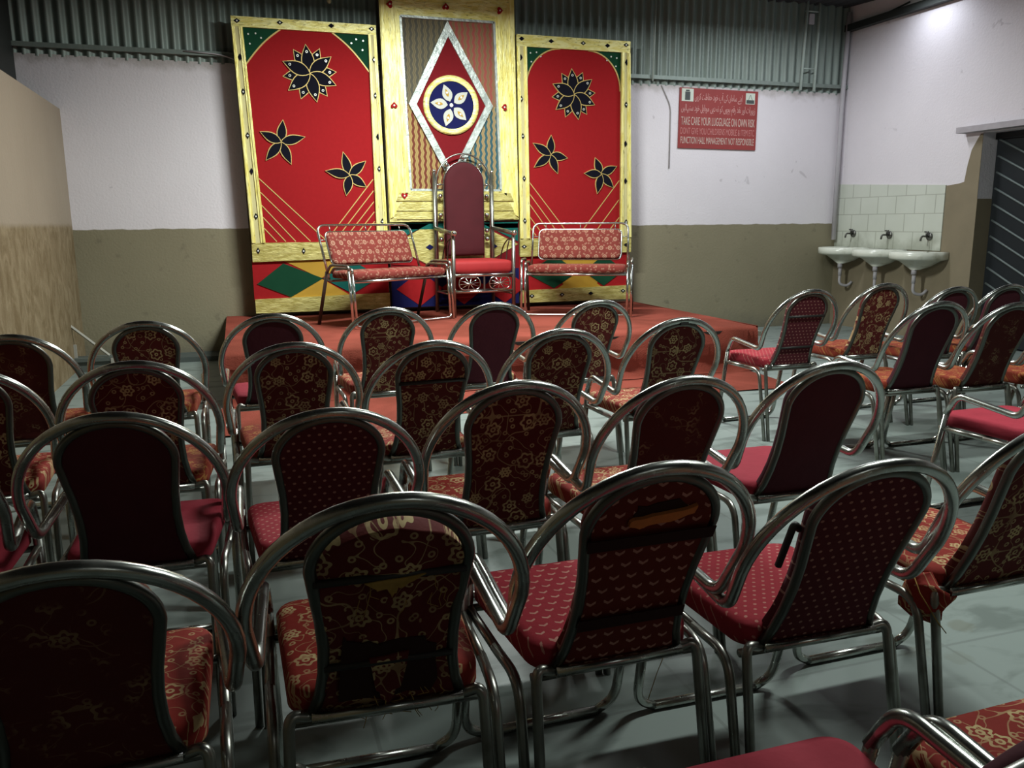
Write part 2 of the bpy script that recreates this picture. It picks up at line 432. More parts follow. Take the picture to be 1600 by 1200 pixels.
# lintel slab
M_conc = flat('grey_concrete', (.42, .39, .42), .85, var=.3)
mb = MB(); mb.box(XR-.14, XR+.24, 4.4, 7.30, 2.275, 2.335); struct(mb.obj('trim_3', M_conc, smooth=False))

# ------------------------------------------------------------------ lamps (fittings out of frame, the rear one an added fill)
M_tubeglow = NT('lit_fluorescent_tube', .5); M_tubeglow.color((.9, .95, .9)); M_tubeglow.b.inputs['Emission Color'].default_value = (.93, 1, .95, 1); M_tubeglow.b.inputs['Emission Strength'].default_value = 4
M_fit = flat('white_lamp_housing', (.6, .6, .58), .5)
LL = ['fluorescent lamp hung above the front edge of the red stage', 'short fluorescent lamp fixed near the top of the right wall', 'fluorescent lamp hung near the red notice board and wash basins', 'fluorescent lamp hung above the aisle right of the nearest chairs', 'added unseen fill lamp hung at the far end behind the seating']
for (p, sx, sy, rz, en, col), lab in zip(LAMPS, LL):
    t = tag(empty('fluorescent_lamp', p, rz), lab, 'lamp')
    h = sy/2
    mb = MB(); mb.box(-.03, .03, -h, h, .0, .05); mb.obj('housing', M_fit, t, False)
    mb = MB(); mb.tube([(0, -h+.02, -.015), (0, h-.02, -.015)], .013, 10); mb.obj('tube', M_tubeglow.mat, t)
    if p[0] < 6:
        for s_ in (-1, 1): mb = MB(); mb.tube([(0, s_*h*.8, .05), (0, s_*h*.8, (3.86 if p[1] > 6 else 3.80 if p[1] > 4 else 3.74)-p[2])], .006, 6); mb.obj('hanging_rod', M_steel, t)
    else:
        mb = MB(); mb.box(.03, .16, -.04, .04, .0, .03); mb.obj('bracket', M_steel, t, False)

# ------------------------------------------------------------------ pipes on the walls
def pipe(name, pts, r, mat, label, cat, rad=.05):
    mb = MB(); mb.tube(fillet(pts, rad) if len(pts) > 2 else pts, r, 8); return tag(mb.obj(name, mat), label, cat)
pipe('thin_rod', [(4.78, 9.2, 2.99), (4.80, 9.2, 4.02)], .010, M_pipe, 'thin pale rod standing in front of the corrugated sheeting right of the stage panels', 'rod')
lad = tag(empty('upright_ladder', (6.94, 9.19, 2.967)), 'narrow pale green ladder frame against the sheeting above the red sign', 'ladder')
for x0, x1 in ((-.11, -.07), (.09, .11)): MB().tube([(x0, 0, 0), (x1, 0, 1.1)], .018, 8).obj('rail', M_pipe, lad)
for z in (.26, .93): MB().tube([(-.10, 0, z), (.09, 0, z)], .009, 6).obj('rung', M_pipe, lad)
MB().box(-.045, .03, -.01, .01, .78, .90).obj('clip_plate', M_pipe2, lad, False)
pipe('corner_pipe', [(7.49, 9.21, 1.12), (7.485, 9.21, 2.9), (7.51, 9.21, 3.93)], .030, M_pipe2, 'grey white pipe running down the corner beside the wash basins', 'pipe', .3)
pipe('wall_wire', [(XR-.02, 9.17, 3.72), (XR-.02, 8.25, 3.70+.13)], .010, M_steel, 'thin dark wire slanting up the right wall from the corner pipe', 'wire')
M_stainwire = flat('dusty_grey_wire', (.33, .31, .31), .8)
pipe('dusty_wire', [(4.93, YB-.008, 2.96), (5.06, YB-.008, 2.72), (5.06, YB-.008, 2.0)], .006, M_stainwire, 'dusty thin wire running down the pink wall left of the red sign', 'wire', .08)
# small bulb hanging by the sheeting
bl = tag(empty('small_bulb', (1.07, 9.17, 3.60)), 'small cream bulb hanging in front of the sheeting above the left stage panel', 'bulb')
M_cream = flat('cream_glass', (.62, .60, .38), .4)
MB().sphere((0, 0, 0), .024, 10, (1, 1, 1.15)).obj('glass', M_cream, bl); MB().tube([(0, 0, .02), (0, 0, .07)], .014, 8).obj('socket', M_steel, bl)
MB().tube([(0, 0, .07), (0, 0, .40)], .004, 6).obj('cord', M_steel, bl)

# ------------------------------------------------------------------ sign
M_signred = NT('sign_red_paint', .6)
n_ = M_signred.noise(M_signred.co(), 4, 5)
M_signred.color(M_signred.mix(n_, (.22, .036, .036), (.31, .055, .052)))
M_signtxt = flat('faded_pink_letters', (.62, .34, .32), .7, var=.3, vscale=14); M_signpale = flat('pale_letters', (.56, .42, .37), .7, var=.35, vscale=12)
M_signdim = flat('washed_out_letters', (.50, .20, .19), .7, var=.2, vscale=14)
M_paper = flat('pale_green_paper', (.58, .63, .55), .7); M_ink = flat('dark_grey_ink', (.07, .08, .08), .7)
sg = tag(empty('notice_board', (5.715, YB, 2.24)), 'red painted notice board with white Urdu and English lettering on the pink wall', 'sign')
sg.rotation_euler = (0, R(.4), 0)
def sf(u, v, d): return (u, -.012-d, v)
MB().box(-.545, .545, -.016, -.002, 0, .70).obj('board', M_signred.mat, sg, False)
def text(s_, u0, u1, v, hgt, mat, name):
    cu = bpy.data.curves.new(name, 'FONT'); cu.body = s_; cu.size = 1; cu.extrude = .01
    o = bpy.data.objects.new(name, cu); C.objects.link(o)
    bpy.context.view_layer.update()
    me = bpy.data.meshes.new_from_object(o.evaluated_get(bpy.context.evaluated_depsgraph_get()))
    bpy.data.objects.remove(o)
    xs = [q.co.x for q in me.vertices]; ys = [q.co.y for q in me.vertices]
    if not xs: return
    sx = (u1-u0)/(max(xs)-min(xs)); sy = hgt/(max(ys)-min(ys)); x0 = min(xs); y0 = min(ys)
    for q in me.vertices: q.co = Vector((u0+(q.co.x-x0)*sx, -.0165-(q.co.z+.01)*.1, v+(q.co.y-y0)*sy))
    me.materials.clear(); me.materials.append(mat); me.name = name
    t = bpy.data.objects.new(name, me); C.objects.link(t); t.parent = sg
text('\ufb9f\ufbfe\ufeae\ufb90 \ufe96\ufec7\ufe8e\ufed4\ufea3 \ufea9\ufeee\ufea7 \ufb56\ufe81 \ufbfd\ufb90 \ufee5\ufe8e\ufee3\ufe8e\ufeb3 \ufbaf\ufee8\ufb58\ufe8d', -.34, .32, .535, .125, M_signtxt, 'urdu_lettering')
text('\ufb9f\ufbff\ufedf\ufe8e\ufba9\ufe92\ufee8\ufeb3 \ufea9\ufeee\ufea7 \ufede\ufbfe\ufe8e\ufe91\ufeee\ufee3 \ufb9f\ufbfe\ufea9 \ufba7\ufee7 \ufeee\ufb90 \ufb9e\ufeee\ufb7d\ufe91 \ufee2\ufed7\ufead \ufeaa\ufed8\ufee7 \ufead\ufeed\ufe8d \ufe95\ufe8d\ufead\ufeee\ufbfe\ufeaf', -.52, .51, .395, .12, M_signtxt, 'urdu_lettering')
text('TAKE CARE YOUR LUGGUAGE ON OWN RISK', -.515, .515, .272, .095, M_signpale, 'lettering')
text('DONT GIVE YOU CHILDRENS MOBILE & ITEM ETC', -.52, .515, .165, .075, M_signdim, 'lettering')
text('FUNCTION HALL MANAGEMENT NOT RESPONSIBLE', -.515, .515, .055, .080, M_signpale, 'lettering')
for nm, u0, u1, v0, v1 in (('picture_panel', -.52, -.36, .545, .69), ('picture_panel', .37, .50, .545, .675)):
    mb = MB(); mb.plate([(u0, v0), (u1, v0), (u1, v1), (u0, v1)], .006, sf); pp = mb.obj(nm, M_paper, sg, False)
    mb = MB()
    if u0 < 0:
        mb.plate([(u0+.045, v0+.015), (u1-.045, v0+.015), (u1-.045, v1-.035), (u0+.045, v1-.035)], .0075, sf)
        mb.plate([(u0+.055, v1-.03), (u1-.055, v1-.03), (u1-.055, v1-.014), (u0+.055, v1-.014)], .0075, sf)
    else:
        mb.plate([(u0+.01, v0+.008), (u1-.01, v0+.008), (u1-.01, v0+.05), (u0+.01, v0+.05)], .0075, sf)
        mb.plate([(u0+.035, v0+.05), (u0+.04, v0+.05), (u0+.066, v1-.02), (u0+.062, v1-.02)], .0075, sf)
        mb.plate([(u1-.04, v0+.05), (u1-.035, v0+.05), (u1-.062, v1-.02), (u1-.066, v1-.02)], .0075, sf)
    mb.obj('pictogram', M_ink, pp, False)

# ------------------------------------------------------------------ wash basins and taps
M_cer = NT('stained_ceramic', .25, 0, .5)
q = M_cer.noise(M_cer.co(), 7, 4); M_cer.color(M_cer.mix(M_cer.ramp(q, .5, .75), (.66, .68, .60), (.42, .42, .33))); M_cer = M_cer.mat
M_tap = flat('tarnished_tap_metal', (.12, .12, .11), .35, .8)
BL_ = ['wash basin nearest the corner pipe, leftmost of the three', 'middle one of the three white wash basins', 'wash basin nearest the gate, rightmost of the three']
TL_ = ['small tap above the leftmost wash basin', 'tarnished tap above the middle wash basin', 'tarnished tap above the rightmost wash basin']
for i, (yc, dz) in enumerate(((8.93, .02), (8.30, .01), (7.68, 0))):
    b = tag(empty('wash_basin', (XR-.012, yc, 1.01+dz)), BL_[i], 'wash basin', 'wash basins on the right wall')
    def outline(k=1.0, n=28):
        o = []
        for j in range(n+1):
            a = math.pi*j/n; o.append((-.43*k*(math.sin(a)**.7 if math.sin(a) > 0 else 0), .315*k*math.cos(a)))
        return o
    o1 = outline(); n = len(o1); v = []; f = []
    # rim outer wall -> bowl underside -> drain; then inside bowl
    lv = [(.86, .0, .012), (1.0, 0, 0), (1.0, 0, -.070), (.97, 0, -.085), (.70, -.02, -.105), (.42, -.06, -.165), (.16, -.13, -.205)]
    for k, sh, z in lv[1:]:
        for (x, y) in o1: v.append((x*k+sh, y*k, z))
    L_ = len(lv)-1
    for a in range(L_-1):
        for j in range(n-1): f.append((a*n+j, (a+1)*n+j, (a+1)*n+j+1, a*n+j+1))
        f.append((a*n+n-1, (a+1)*n+n-1, (a+1)*n, a*n))
    f.append(tuple((L_-1)*n+j for j in range(n)))
    base = len(v)
    for k, sh, z in ((.9, -.02, .0), (.80, -.045, -.03), (.55, -.085, -.09), (.12, -.16, -.12)):
        for (x, y) in o1: v.append((x*k+sh, y*k, z))
    for j in range(n): f.append((j, (j+1) % n, base+(j+1) % n, base+j))
    for a in range(3):
        for j in range(n):
            f.append((base+a*n+j, base+a*n+(j+1) % n, base+(a+1)*n+(j+1) % n, base+(a+1)*n+j))
    f.append(tuple(base+3*n+j for j in range(n)))
    mesh_obj('bowl', v, f, M_cer, b)
    mb = MB(); mb.tube([(-.165, 0, -.20), (-.165, 0, -.26)], .030, 12); mb.tube([(-.16, 0, -.27), (-.16, 0, -.36)], .022, 10)
    mb.tube(fillet([(-.16, 0, -.36), (-.16, 0, -.47), (-.06, -.03, -.50), (-.005, -.05, -.44)], .05), .017, 10)
    mb.obj('drain_pipe', M_pipe2, b)
    t = tag(empty('wall_tap', (XR-.012, yc-.02, 1.18+dz)), TL_[i], 'tap', 'taps above the wash basins')
    mb = MB(); mb.tube([(0, 0, 0), (-.014, 0, 0)], .045, 14); mb.tube(fillet([(-.01, 0, 0), (-.12, 0, .005), (-.13, 0, -.05)], .03), .011, 8); mb.obj('spout', M_tap, t)
    mb = MB(); mb.tube([(-.05, 0, .01), (-.05, 0, .05)], .009, 8); mb.tube([(-.05, -.03, .052), (-.05, .03, .052)], .008, 8); mb.obj('handle', M_tap, t)

# ------------------------------------------------------------------ stage platform with carpet
m = NT('red_carpet', .95, 0, .1)
geo = m.N('ShaderNodeNewGeometry').outputs['Position']
n1 = m.noise(geo, 2.0, 5, .5); n2 = m.noise(geo, 90, 2)
m.color(m.mix(m.ramp(n1, .35, .7), (.15, .034, .022), (.23, .052, .036)))
m.bump(m.math('ADD', m.math('MULTIPLY', n1, 3), n2), .3, .01)
M_carpet = m.mat
SZ = .41
stg = tag(empty('stage_platform', (2.27, 7.9, 0)), 'low stage platform covered in red carpet in front of the painted panels', 'stage')
# carpet over platform: top with gentle ripples and the folds hanging down the front
v = []; f = []
nx = 90
xs = [-.14+4.70*i/nx for i in range(nx+1)]
rows = [(9.26, SZ), (8.6, SZ), (8.0, SZ), (7.4, SZ), (6.95, SZ), (6.70, SZ), (6.60, SZ-.004), (6.565, SZ-.03), (6.55, SZ-.13), (6.545, SZ-.14), (6.54, SZ-.24), (6.53, SZ-.30), (6.51, .03), (6.48, .012)]
for (y, z) in rows:
    for i, x in enumerate(xs):
        rip = .012*math.sin(x*7+z*30)+.008*math.sin(x*17+z*51) if z < SZ-.02 else 0
        zz = z + (.004*math.sin(x*5+y*3) if z >= SZ else 0) - (.01*math.sin(x*2.2) if .05 < z < SZ-.05 else 0)
        v.append((x-2.27, y+rip-7.9, zz))
n = nx+1
for a in range(len(rows)-1):
    for i in range(nx): f.append((a*n+i, (a+1)*n+i, (a+1)*n+i+1, a*n+i+1))
mesh_obj('carpet', v, f, M_carpet, stg)
M_stgside = flat('dark_platform_boards', (.045, .045, .042), .8, var=.3); M_pale = flat('pale_plank_end', (.35, .34, .28), .8)
MB().box(-2.39, 2.25, -1.33, 1.35, 0, SZ-.03).obj('platform', M_stgside, stg, False)
mb = MB(); mb.add([(2.27+.03, 1.36, SZ+.002), (2.27+.03, -1.32, SZ+.002), (2.275+.03, -1.32, SZ-.12), (2.275+.03, 1.36, SZ-.08)], [(0, 1, 2, 3)]); mb.add([(2.27+.015, 1.36, SZ+.002), (2.27+.015, -1.32, SZ+.002), (2.30, -1.32, SZ+.002), (2.30, 1.36, SZ+.002)], [(0, 1, 2, 3)])
mb.obj('carpet_side', M_carpet, stg, False)
MB().box(2.25, 2.36, -1.30, -1.24, SZ-.10, SZ-.055).obj('plank_end', M_pale, stg, False)
# carpet lying on the hall floor before the stage
v = []; f = []; nx, ny = 60, 10
for j in range(ny+1):
    for i in range(nx+1):
        t = i/nx; x = -.18+(4.62-.10*j/ny*0+.0)*t
        y = 6.50-(.80+.03*math.sin(x*3)+.35*max(0, .4-t))*j/ny
        if j > 0 and t > .92: x -= (t-.92)*2.4*(1-j/ny)*0
        v.append((x + (-.06*j/ny if t > .97 else 0), y, .008+.004*math.sin(x*9+y*5)))
for j in range(ny):
    for i in range(nx): a = j*(nx+1)+i; f.append((a, a+nx+1, a+nx+2, a+1))
tag(mesh_obj('floor_carpet', v, f, M_carpet), 'strip of red carpet lying on the grey floor before the stage', 'carpet')

# ------------------------------------------------------------------ stage panels
def gold_mat(name, a, b, metal, st=(3, 3, 12), crack=.8):
    m = NT(name, .38, metal, .5)
    n1 = m.noise(m.scale(m.co(), st), 3, 5, .3); n2 = m.noise(m.scale(m.co(), tuple(q*1.7 for q in st)), 4, 4); n3 = m.noise(m.co(), 3, 3)
    c = m.mix(m.ramp(n1, .36, .64), a, b); c = m.mix(m.math('MULTIPLY', m.ramp(n2, .60, .70), crack*.8), c, (.20, .16, .04))
    c = m.mix(m.math('MULTIPLY', m.ramp(n1, .70, .78), .7), c, (.97, .95, .70))
    m.color(c); m.bump(m.math('ADD', n1, n2), .5, .012); return m.mat
M_gold = gold_mat('gold_foil_paint', (.82, .72, .20), (.98, .93, .42), .15)
M_goldv = gold_mat('gold_foil_paint_upright', (.80, .70, .19), (.97, .91, .40), .15, (12, 3, 1.8))
M_gold2 = gold_mat('dull_gold_paint', (.42, .36, .10), (.60, .54, .20), .15)
M_flatgold = flat('flat_olive_gold_paint', (.60, .55, .28), .6, var=.15)
M_red = flat('red_felt', (.31, .014, .017), .95, var=.12, vscale=30, spec=.06)
M_dred = flat('dark_red_felt', (.17, .012, .016), .95, var=.12, vscale=30, spec=.06)
M_green = flat('dark_green_felt', (.010, .055, .028), .9, spec=.05)
M_teal = flat('teal_felt', (.01, .10, .085), .9, spec=.05)
M_black = flat('black_felt', (.008, .008, .014), .9, spec=.05)
M_navy = flat('navy_felt', (.012, .014, .075), .9, spec=.05)
M_yel = flat('mustard_satin', (.46, .27, .03), .6, var=.25, vscale=5)
M_pgold = flat('pale_gold_trim', (.62, .46, .16), .5, .2)
M_silver = gold_mat('silver_foil', (.36, .41, .39), (.56, .62, .59), .3, (4, 4, 4), .35)
M_white = flat('pale_petal_felt', (.52, .53, .48), .7)
M_mirror = flat('mirror_dot', (.78, .80, .74), .3, .2)
M_back = flat('panel_back_board', (.09, .075, .05), .9)
def zig(name, bg, a, b):
    m = NT(name, .85)
    xyz = m.sep(m.co())
    X = m.math('MULTIPLY', xyz[0], 1/.062); Z = m.math('MULTIPLY', xyz[2], 1/.085)
    tri = m.math('PINGPONG', Z, .5); wv = m.math('ADD', X, m.math('MULTIPLY', tri, .45))
    fr = m.math('FRACT', wv); k = m.math('LESS_THAN', fr, .45)
    c = m.mix(k, bg, a); c = m.mix(m.math('LESS_THAN', m.math('ABSOLUTE', m.math('SUBTRACT', fr, .72)), .07), c, b)
    m.color(c); return m.mat
Z_tl = zig('grey_brown_zigzag_cloth', (.16, .135, .08), (.085, .08, .06), (.12, .10, .06))
Z_tr = zig('red_olive_zigzag_cloth', (.24, .13, .07), (.30, .075, .06), (.20, .12, .06))
Z_bl = zig('tan_maroon_zigzag_cloth', (.34, .24, .09), (.14, .035, .02), (.28, .19, .07))
Z_br = zig('tan_blue_zigzag_cloth', (.30, .22, .11), (.03, .09, .11), (.26, .19, .09))

YP = 9.06   # face of the painted panels
def panel_fn(x0, yf=YP):
    return lambda u, v, d: (u-x0, -d, v-SZ)
def petal(c, tip, wid, n=9):
    c = Vector(c); tip = Vector(tip); d = tip-c; L_ = d.length; t = d/L_; nn = Vector((-t.y, t.x)); o = []
    for i in range(n+1):
        s = i/n; o.append(c+t*L_*s+nn*wid*math.sin(math.pi*s**.85)*(1-.15*s))
    for i in range(n-1, 0, -1):
        s = i/n; o.append(c+t*L_*s-nn*wid*math.sin(math.pi*s**.85)*(1-.15*s))
    return [tuple(q) for q in o]
def grow(poly, d):
    n = len(poly); cx = sum(p[0] for p in poly)/n; cy = sum(p[1] for p in poly)/n; o = []
    for p in poly:
        w_ = Vector((p[0]-cx, p[1]-cy)); l = max(w_.length, 1e-4); o.append((cx+w_.x*(1+d/l), cy+w_.y*(1+d/l)))
    return o
def disc(c, r, n=16): return [(c[0]+r*math.cos(2*math.pi*i/n), c[1]+r*math.sin(2*math.pi*i/n)) for i in range(n)]
def line(a, b, w_):
    a = Vector(a); b = Vector(b); t = (b-a).normalized(); nn = Vector((-t.y, t.x))*w_
    return [tuple(a+nn), tuple(a-nn), tuple(b-nn), tuple(b+nn)]
def flower(root, fn, c, tips, wid, name, back_tips=None, dots=True, th=.006, mats=None):
    """petals of black felt on gold piping, one mesh"""
    pm, tm = mats or (M_black, M_pgold)
    mb = MB()
    lay = [(back_tips, 0.0)] if back_tips else []
    lay.append((tips, .008))
    for tp, z in lay:
        for t in tp:
            p = petal(c, t, wid); z += .0011
            mb.cur = 1; mb.plate(grow(p, .009), th+z, fn)
            mb.cur = 0; mb.plate(p, th+z+.0010, fn)
            if dots:
                q = Vector(c).lerp(Vector(t), .76); mb.cur = 2; mb.plate(disc(q, .013, 10), th+z+.0075, fn); mb.cur = 0; mb.plate(disc(q, .007, 8), th+z+.0085, fn)
    return mb.obj(name, [pm, tm, M_mirror], root, False)
def diamond(c, w_, h): return [(c[0]-w_, c[1]), (c[0], c[1]-h), (c[0]+w_, c[1]), (c[0], c[1]+h)]
def gem(root, fn, c, th, horiz=False):
    w_, h = (.032, .022) if horiz else (.020, .034)
    mb = MB(); mb.plate(diamond(c, w_, h), th, fn); mb.cur = 1
    if random.random() < .5: mb.plate(disc(c, .009, 8), th+.002, fn)
    return mb.obj('diamond_inlay', [M_black, M_mirror], root, False)

def upright(mb, a, b, c, d, th, fn):
    """batten from a-b (left edge) to c-d (right edge) with two raised edge mouldings and a flat middle"""
    L = lambda p, q, t: (p[0]+(q[0]-p[0])*t, p[1]+(q[1]-p[1])*t)
    mb.cur = 1; mb.plate([a, b, d, c], th, fn); mb.cur = 0
    for t0, t1 in ((0, .30), (.66, 1)): mb.plate([L(a, c, t0), L(b, d, t0), L(b, d, t1), L(a, c, t1)], th+.010, fn)
    for t0, t1 in ((.04, .16), (.82, .95)): mb.plate([L(a, c, t0), L(b, d, t0), L(b, d, t1), L(a, c, t1)], th+.018, fn)

def side_panel(x0, root, fo, inner, big, fl2, fl3, linesL, linesR, gems, band):
    fn = panel_fn(x0)
    (L0, L1), (R0, R1), zt, zb = fo        # left x top/bottom, right x top/bottom
    (il0, il1), (ir0, ir1), it, ib = inner
    MB().plate([(L0, zt), (L1, zb), (R1, zb), (R0, zt)], -.05, fn).obj('back_board', M_back, root, False)
    mb = MB(); mb.plate([(il0, it), (il1, ib), (ir1, ib), (ir0, it)], .004, fn).obj('felt_field', M_red, root, False)
    # four gold battens
    th = .028
    mb = MB(); mb.plate([(L0, zt), (L0, it), (R0, it), (R0, zt)], th+.004, fn); mb.obj('frame_batten', M_gold, root, False)
    mb = MB(); upright(mb, (L0, it), (L1, ib), (il0, it), (il1, ib), th, fn); mb.obj('frame_batten', [M_goldv, M_flatgold], root, False)
    mb = MB(); upright(mb, (ir0, it), (ir1, ib), (R0, it), (R1, ib), th, fn); mb.obj('frame_batten', [M_goldv, M_flatgold], root, False)
    mb = MB(); mb.plate([(L1, ib), (L1, .985), (R1, 1.015), (R1, ib)], th+.003, fn); mb.obj('frame_batten', M_gold2, root, False)
    mb = MB(); mb.plate([(L1, .60), (L1, zb), (R1, zb), (R1, .625)], th+.003, fn); mb.obj('frame_batten', M_gold2, root, False)
    # green corners with gold arc
    cx = (il0+ir0)/2; w2 = (ir0-il0)/2
    for sg_, xe in ((-1, il0), (1, ir0)):
        arc = []
        for i in range(13):
            a = math.pi/2*i/12
            if x0 < 2: t_ = i/12; arc.append((xe-sg_*.36*(1-t_)-sg_*.0, it-.36*t_**1.0+.035*math.sin(math.pi*t_)))
            else: arc.append((xe-sg_*.40*(1-math.sin(a)), it-.42*(1-math.cos(a))))
        poly = [(xe, it)]+arc
        mb = MB(); mb.plate(poly if sg_ < 0 else poly[::-1], .008, fn); mb.obj('corner_felt', M_green, root, False)
        mb = MB()
        for a, b in zip(arc[:-1], arc[1:]): mb.plate(line(a, b, .007), .012, fn)
        mb.obj('gold_piping', M_pgold, root, False)
        mb = MB()
        for du, dv in ((.05, .06), (.12, .05), (.06, .15), (.17, .09)): mb.plate(disc((xe-sg_*du, it-dv), .009, 8), .012, fn)
        mb.obj('mirror_dots', M_mirror, root, False)
    c, rad = big
    tips = [(c[0]+rad*math.sin(R(a)), c[1]+rad*math.cos(R(a))) for a in (-6, 52, 112, 168, 232, 292)]
    bt = [(c[0]+rad*.96*math.sin(R(a)), c[1]+rad*.96*math.cos(R(a))) for a in (24, 84, 142, 202, 262, 326)]
    flower(root, fn, c, tips, .062, 'large_flower', bt)
    flower(root, fn, fl2[0], fl2[1:], .045, 'five_petal_flower', None, False)
    flower(root, fn, fl3[0], fl3[1:], .045, 'five_petal_flower', None, False)
    mb = MB()
    for a, b in linesL+linesR: mb.plate(line(a, b, .0045), .008, fn)
    mb.obj('gold_cords', M_pgold, root, False)
    for g_ in gems: gem(root, fn, g_[:2], .036, len(g_) > 2)
    for nm, mt, poly, d in band:
        MB().plate(poly, d, fn).obj(nm, mt, root, False)

pl = tag(empty('painted_stage_panel', (.83, YP, SZ)), 'tall red felt panel in a gold frame, left of the throne', 'backdrop panel', 'painted stage backdrop panels')
L2 = [(.508, 2.188), (.539, 2.402), (.746, 2.244), (.597, 1.975), (.353, 2.009), (.314, 2.283)]
L3 = [(1.185, 1.866), (1.129, 2.099), (1.358, 2.012), (1.354, 1.75), (1.143, 1.663), (.943, 1.909)]
lL = [((.272, 1.825), (.92, 1.19)), ((.276, 1.69), (.75, 1.19)), ((.28, 1.56), (.60, 1.19)), ((.285, 1.44), (.50, 1.19)), ((.29, 1.33), (.41, 1.19))]
lR = [((1.432, 1.829), (.93, 1.21)), ((1.432, 1.71), (1.02, 1.21)), ((1.432, 1.597), (1.11, 1.21)), ((1.432, 1.49), (1.20, 1.21)), ((1.432, 1.39), (1.29, 1.21))]
gL = [(.156, 3.322, 1), (.562, 3.33, 1), (1.063, 3.331, 1), (1.47, 3.326, 1), (.164, 2.984), (.173, 2.66), (.188, 2.243), (.203, 1.894), (.218, 1.448), (.217, 1.10), (.673, 1.09), (1.485, 3.028), (1.484, 2.674), (1.496, 2.262), (1.497, 1.936), (1.511, 1.389), (1.2, 1.09)]
Bz0, Bz1 = .60, 1.0
bandL = [('band_field', M_red, [(.15, Bz0-.02), (1.56, Bz0), (1.56, Bz1), (.15, Bz1)], .004),
         ('band_satin', M_yel, [(.46, .60), (.88, .80), (.47, .99), (1.20, 1.0), (.88, .80), (1.2, .60)][:0] or [(.50, .60), (1.16, .60), (.84, .80)], .008),
         ('band_satin', M_yel, [(.47, .99), (.84, .80), (1.16, .99)], .008),
         ('band_diamond', M_green, [(.187, .757), (.521, .612), (.86, .80), (.46, .965)], .012),
         ('band_diamond', M_teal, [(.86, .80), (1.17, .625), (1.47, .80), (1.17, .985)], .012)]
side_panel(.83, pl, ((.10, .157), (1.515, 1.565), 3.366, .455), ((.205, .295), (1.432, 1.445), 3.27, 1.18), ((.83, 2.865), .275), L2, L3, lL, lR, gL, bandL)

pr = tag(empty('painted_stage_panel', (3.76, YP, SZ)), 'tall red felt panel in a gold frame, right of the throne', 'backdrop panel', 'painted stage backdrop panels')
R2 = [(3.441, 2.115), (3.448, 2.324), (3.643, 2.083), (3.527, 1.913), (3.249, 1.979), (3.234, 2.236)]
R3 = [(4.066, 1.912), (3.991, 2.089), (4.259, 2.0), (4.223, 1.761), (4.021, 1.695), (3.858, 1.916)]
lR_ = [((4.30, 1.84), (3.80, 1.22)), ((4.30, 1.62), (3.98, 1.22)), ((4.31, 1.42), (4.14, 1.22))]
lL_ = [((3.175, 1.83), (3.68, 1.22)), ((3.18, 1.70), (3.56, 1.22)), ((3.185, 1.58), (3.46, 1.22)), ((3.188, 1.44), (3.36, 1.22)), ((3.19, 1.32), (3.27, 1.22))]
gR = [(3.095, 3.326, 1), (3.438, 3.32, 1), (3.819, 3.321, 1), (4.115, 3.311, 1), (4.345, 3.331, 1), (3.085, 3.134), (3.09, 2.702), (3.105, 2.308), (3.119, 1.852), (3.125, 1.387), (4.357, 3.146), (4.359, 2.686), (4.36, 2.253), (4.369, 1.835), (4.387, 1.365), (4.393, 1.10, 1), (3.116, 1.10, 1), (3.208, .537, 1), (3.581, .54, 1), (3.946, .543, 1), (4.362, .56, 1)]
bandR = [('band_field', M_red, [(3.05, Bz0-.02), (4.45, Bz0+.01), (4.45, Bz1+.02), (3.05, Bz1)], .004),
         ('band_satin', M_yel, [(3.52, .60), (4.10, .61), (3.83, .80)], .008), ('band_satin', M_yel, [(3.50, .99), (3.83, .80), (4.10, 1.0)], .008),
         ('band_satin', M_yel, [(3.60, .66), (4.04, .66), (4.04, .94), (3.60, .94)], .007),
         ('band_diamond', M_green, [(3.14, .80), (3.49, .615), (3.79, .80), (3.50, .99)], .012),
         ('band_diamond', M_green, [(3.86, .80), (4.12, .625), (4.38, .80), (4.12, .99)], .012)]
side_panel(3.76, pr, ((3.04, 3.07), (4.40, 4.46), 3.372, .46), ((3.155, 3.19), (4.292, 4.316), 3.25, 1.19), ((3.72, 2.775), .27), R2, R3, lL_, lR_, gR, bandR)

# centre panel, taller and standing a little forward
pc = tag(empty('painted_stage_panel', (2.30, YP-.03, SZ)), 'tallest backdrop panel with a silver diamond and blue flower disc behind the throne', 'backdrop panel', 'painted stage backdrop panels')
fn = panel_fn(2.30)
MB().plate([(1.55, 3.72), (1.585, .45), (3.05, .45), (3.00, 3.72)], -.05, fn).obj('back_board', M_back, pc, False)
cxm, czm = 2.29, 2.606
for mt, poly in ((Z_tl, [(1.76, czm), (cxm, czm), (cxm, 3.46), (1.76, 3.46)]), (Z_tr, [(cxm, czm), (2.80, czm), (2.77, 3.46), (cxm, 3.46)]),
                 (Z_bl, [(1.80, 1.72), (cxm, 1.72), (cxm, czm), (1.76, czm)]), (Z_br, [(cxm, 1.72), (2.84, 1.72), (2.80, czm), (cxm, czm)])):
    MB().plate(poly, .004, fn).obj('zigzag_cloth', mt, pc, False)
th = .035
for mt, poly, d in ((M_gold, [(1.55, 3.72), (1.755, 3.47), (2.78, 3.47), (3.00, 3.72)], th), (M_goldv, [(1.55, 3.72), (1.585, 1.38), (1.825, 1.71), (1.755, 3.47)], th),
                    (M_goldv, [(2.78, 3.47), (2.84, 1.71), (3.04, 1.40), (3.00, 3.72)], th), (M_gold2, [(1.585, 1.38), (3.04, 1.40), (2.84, 1.71), (1.825, 1.71)], th+.004)):
    MB().plate(poly, d, fn).obj('frame_batten', mt, pc, False)
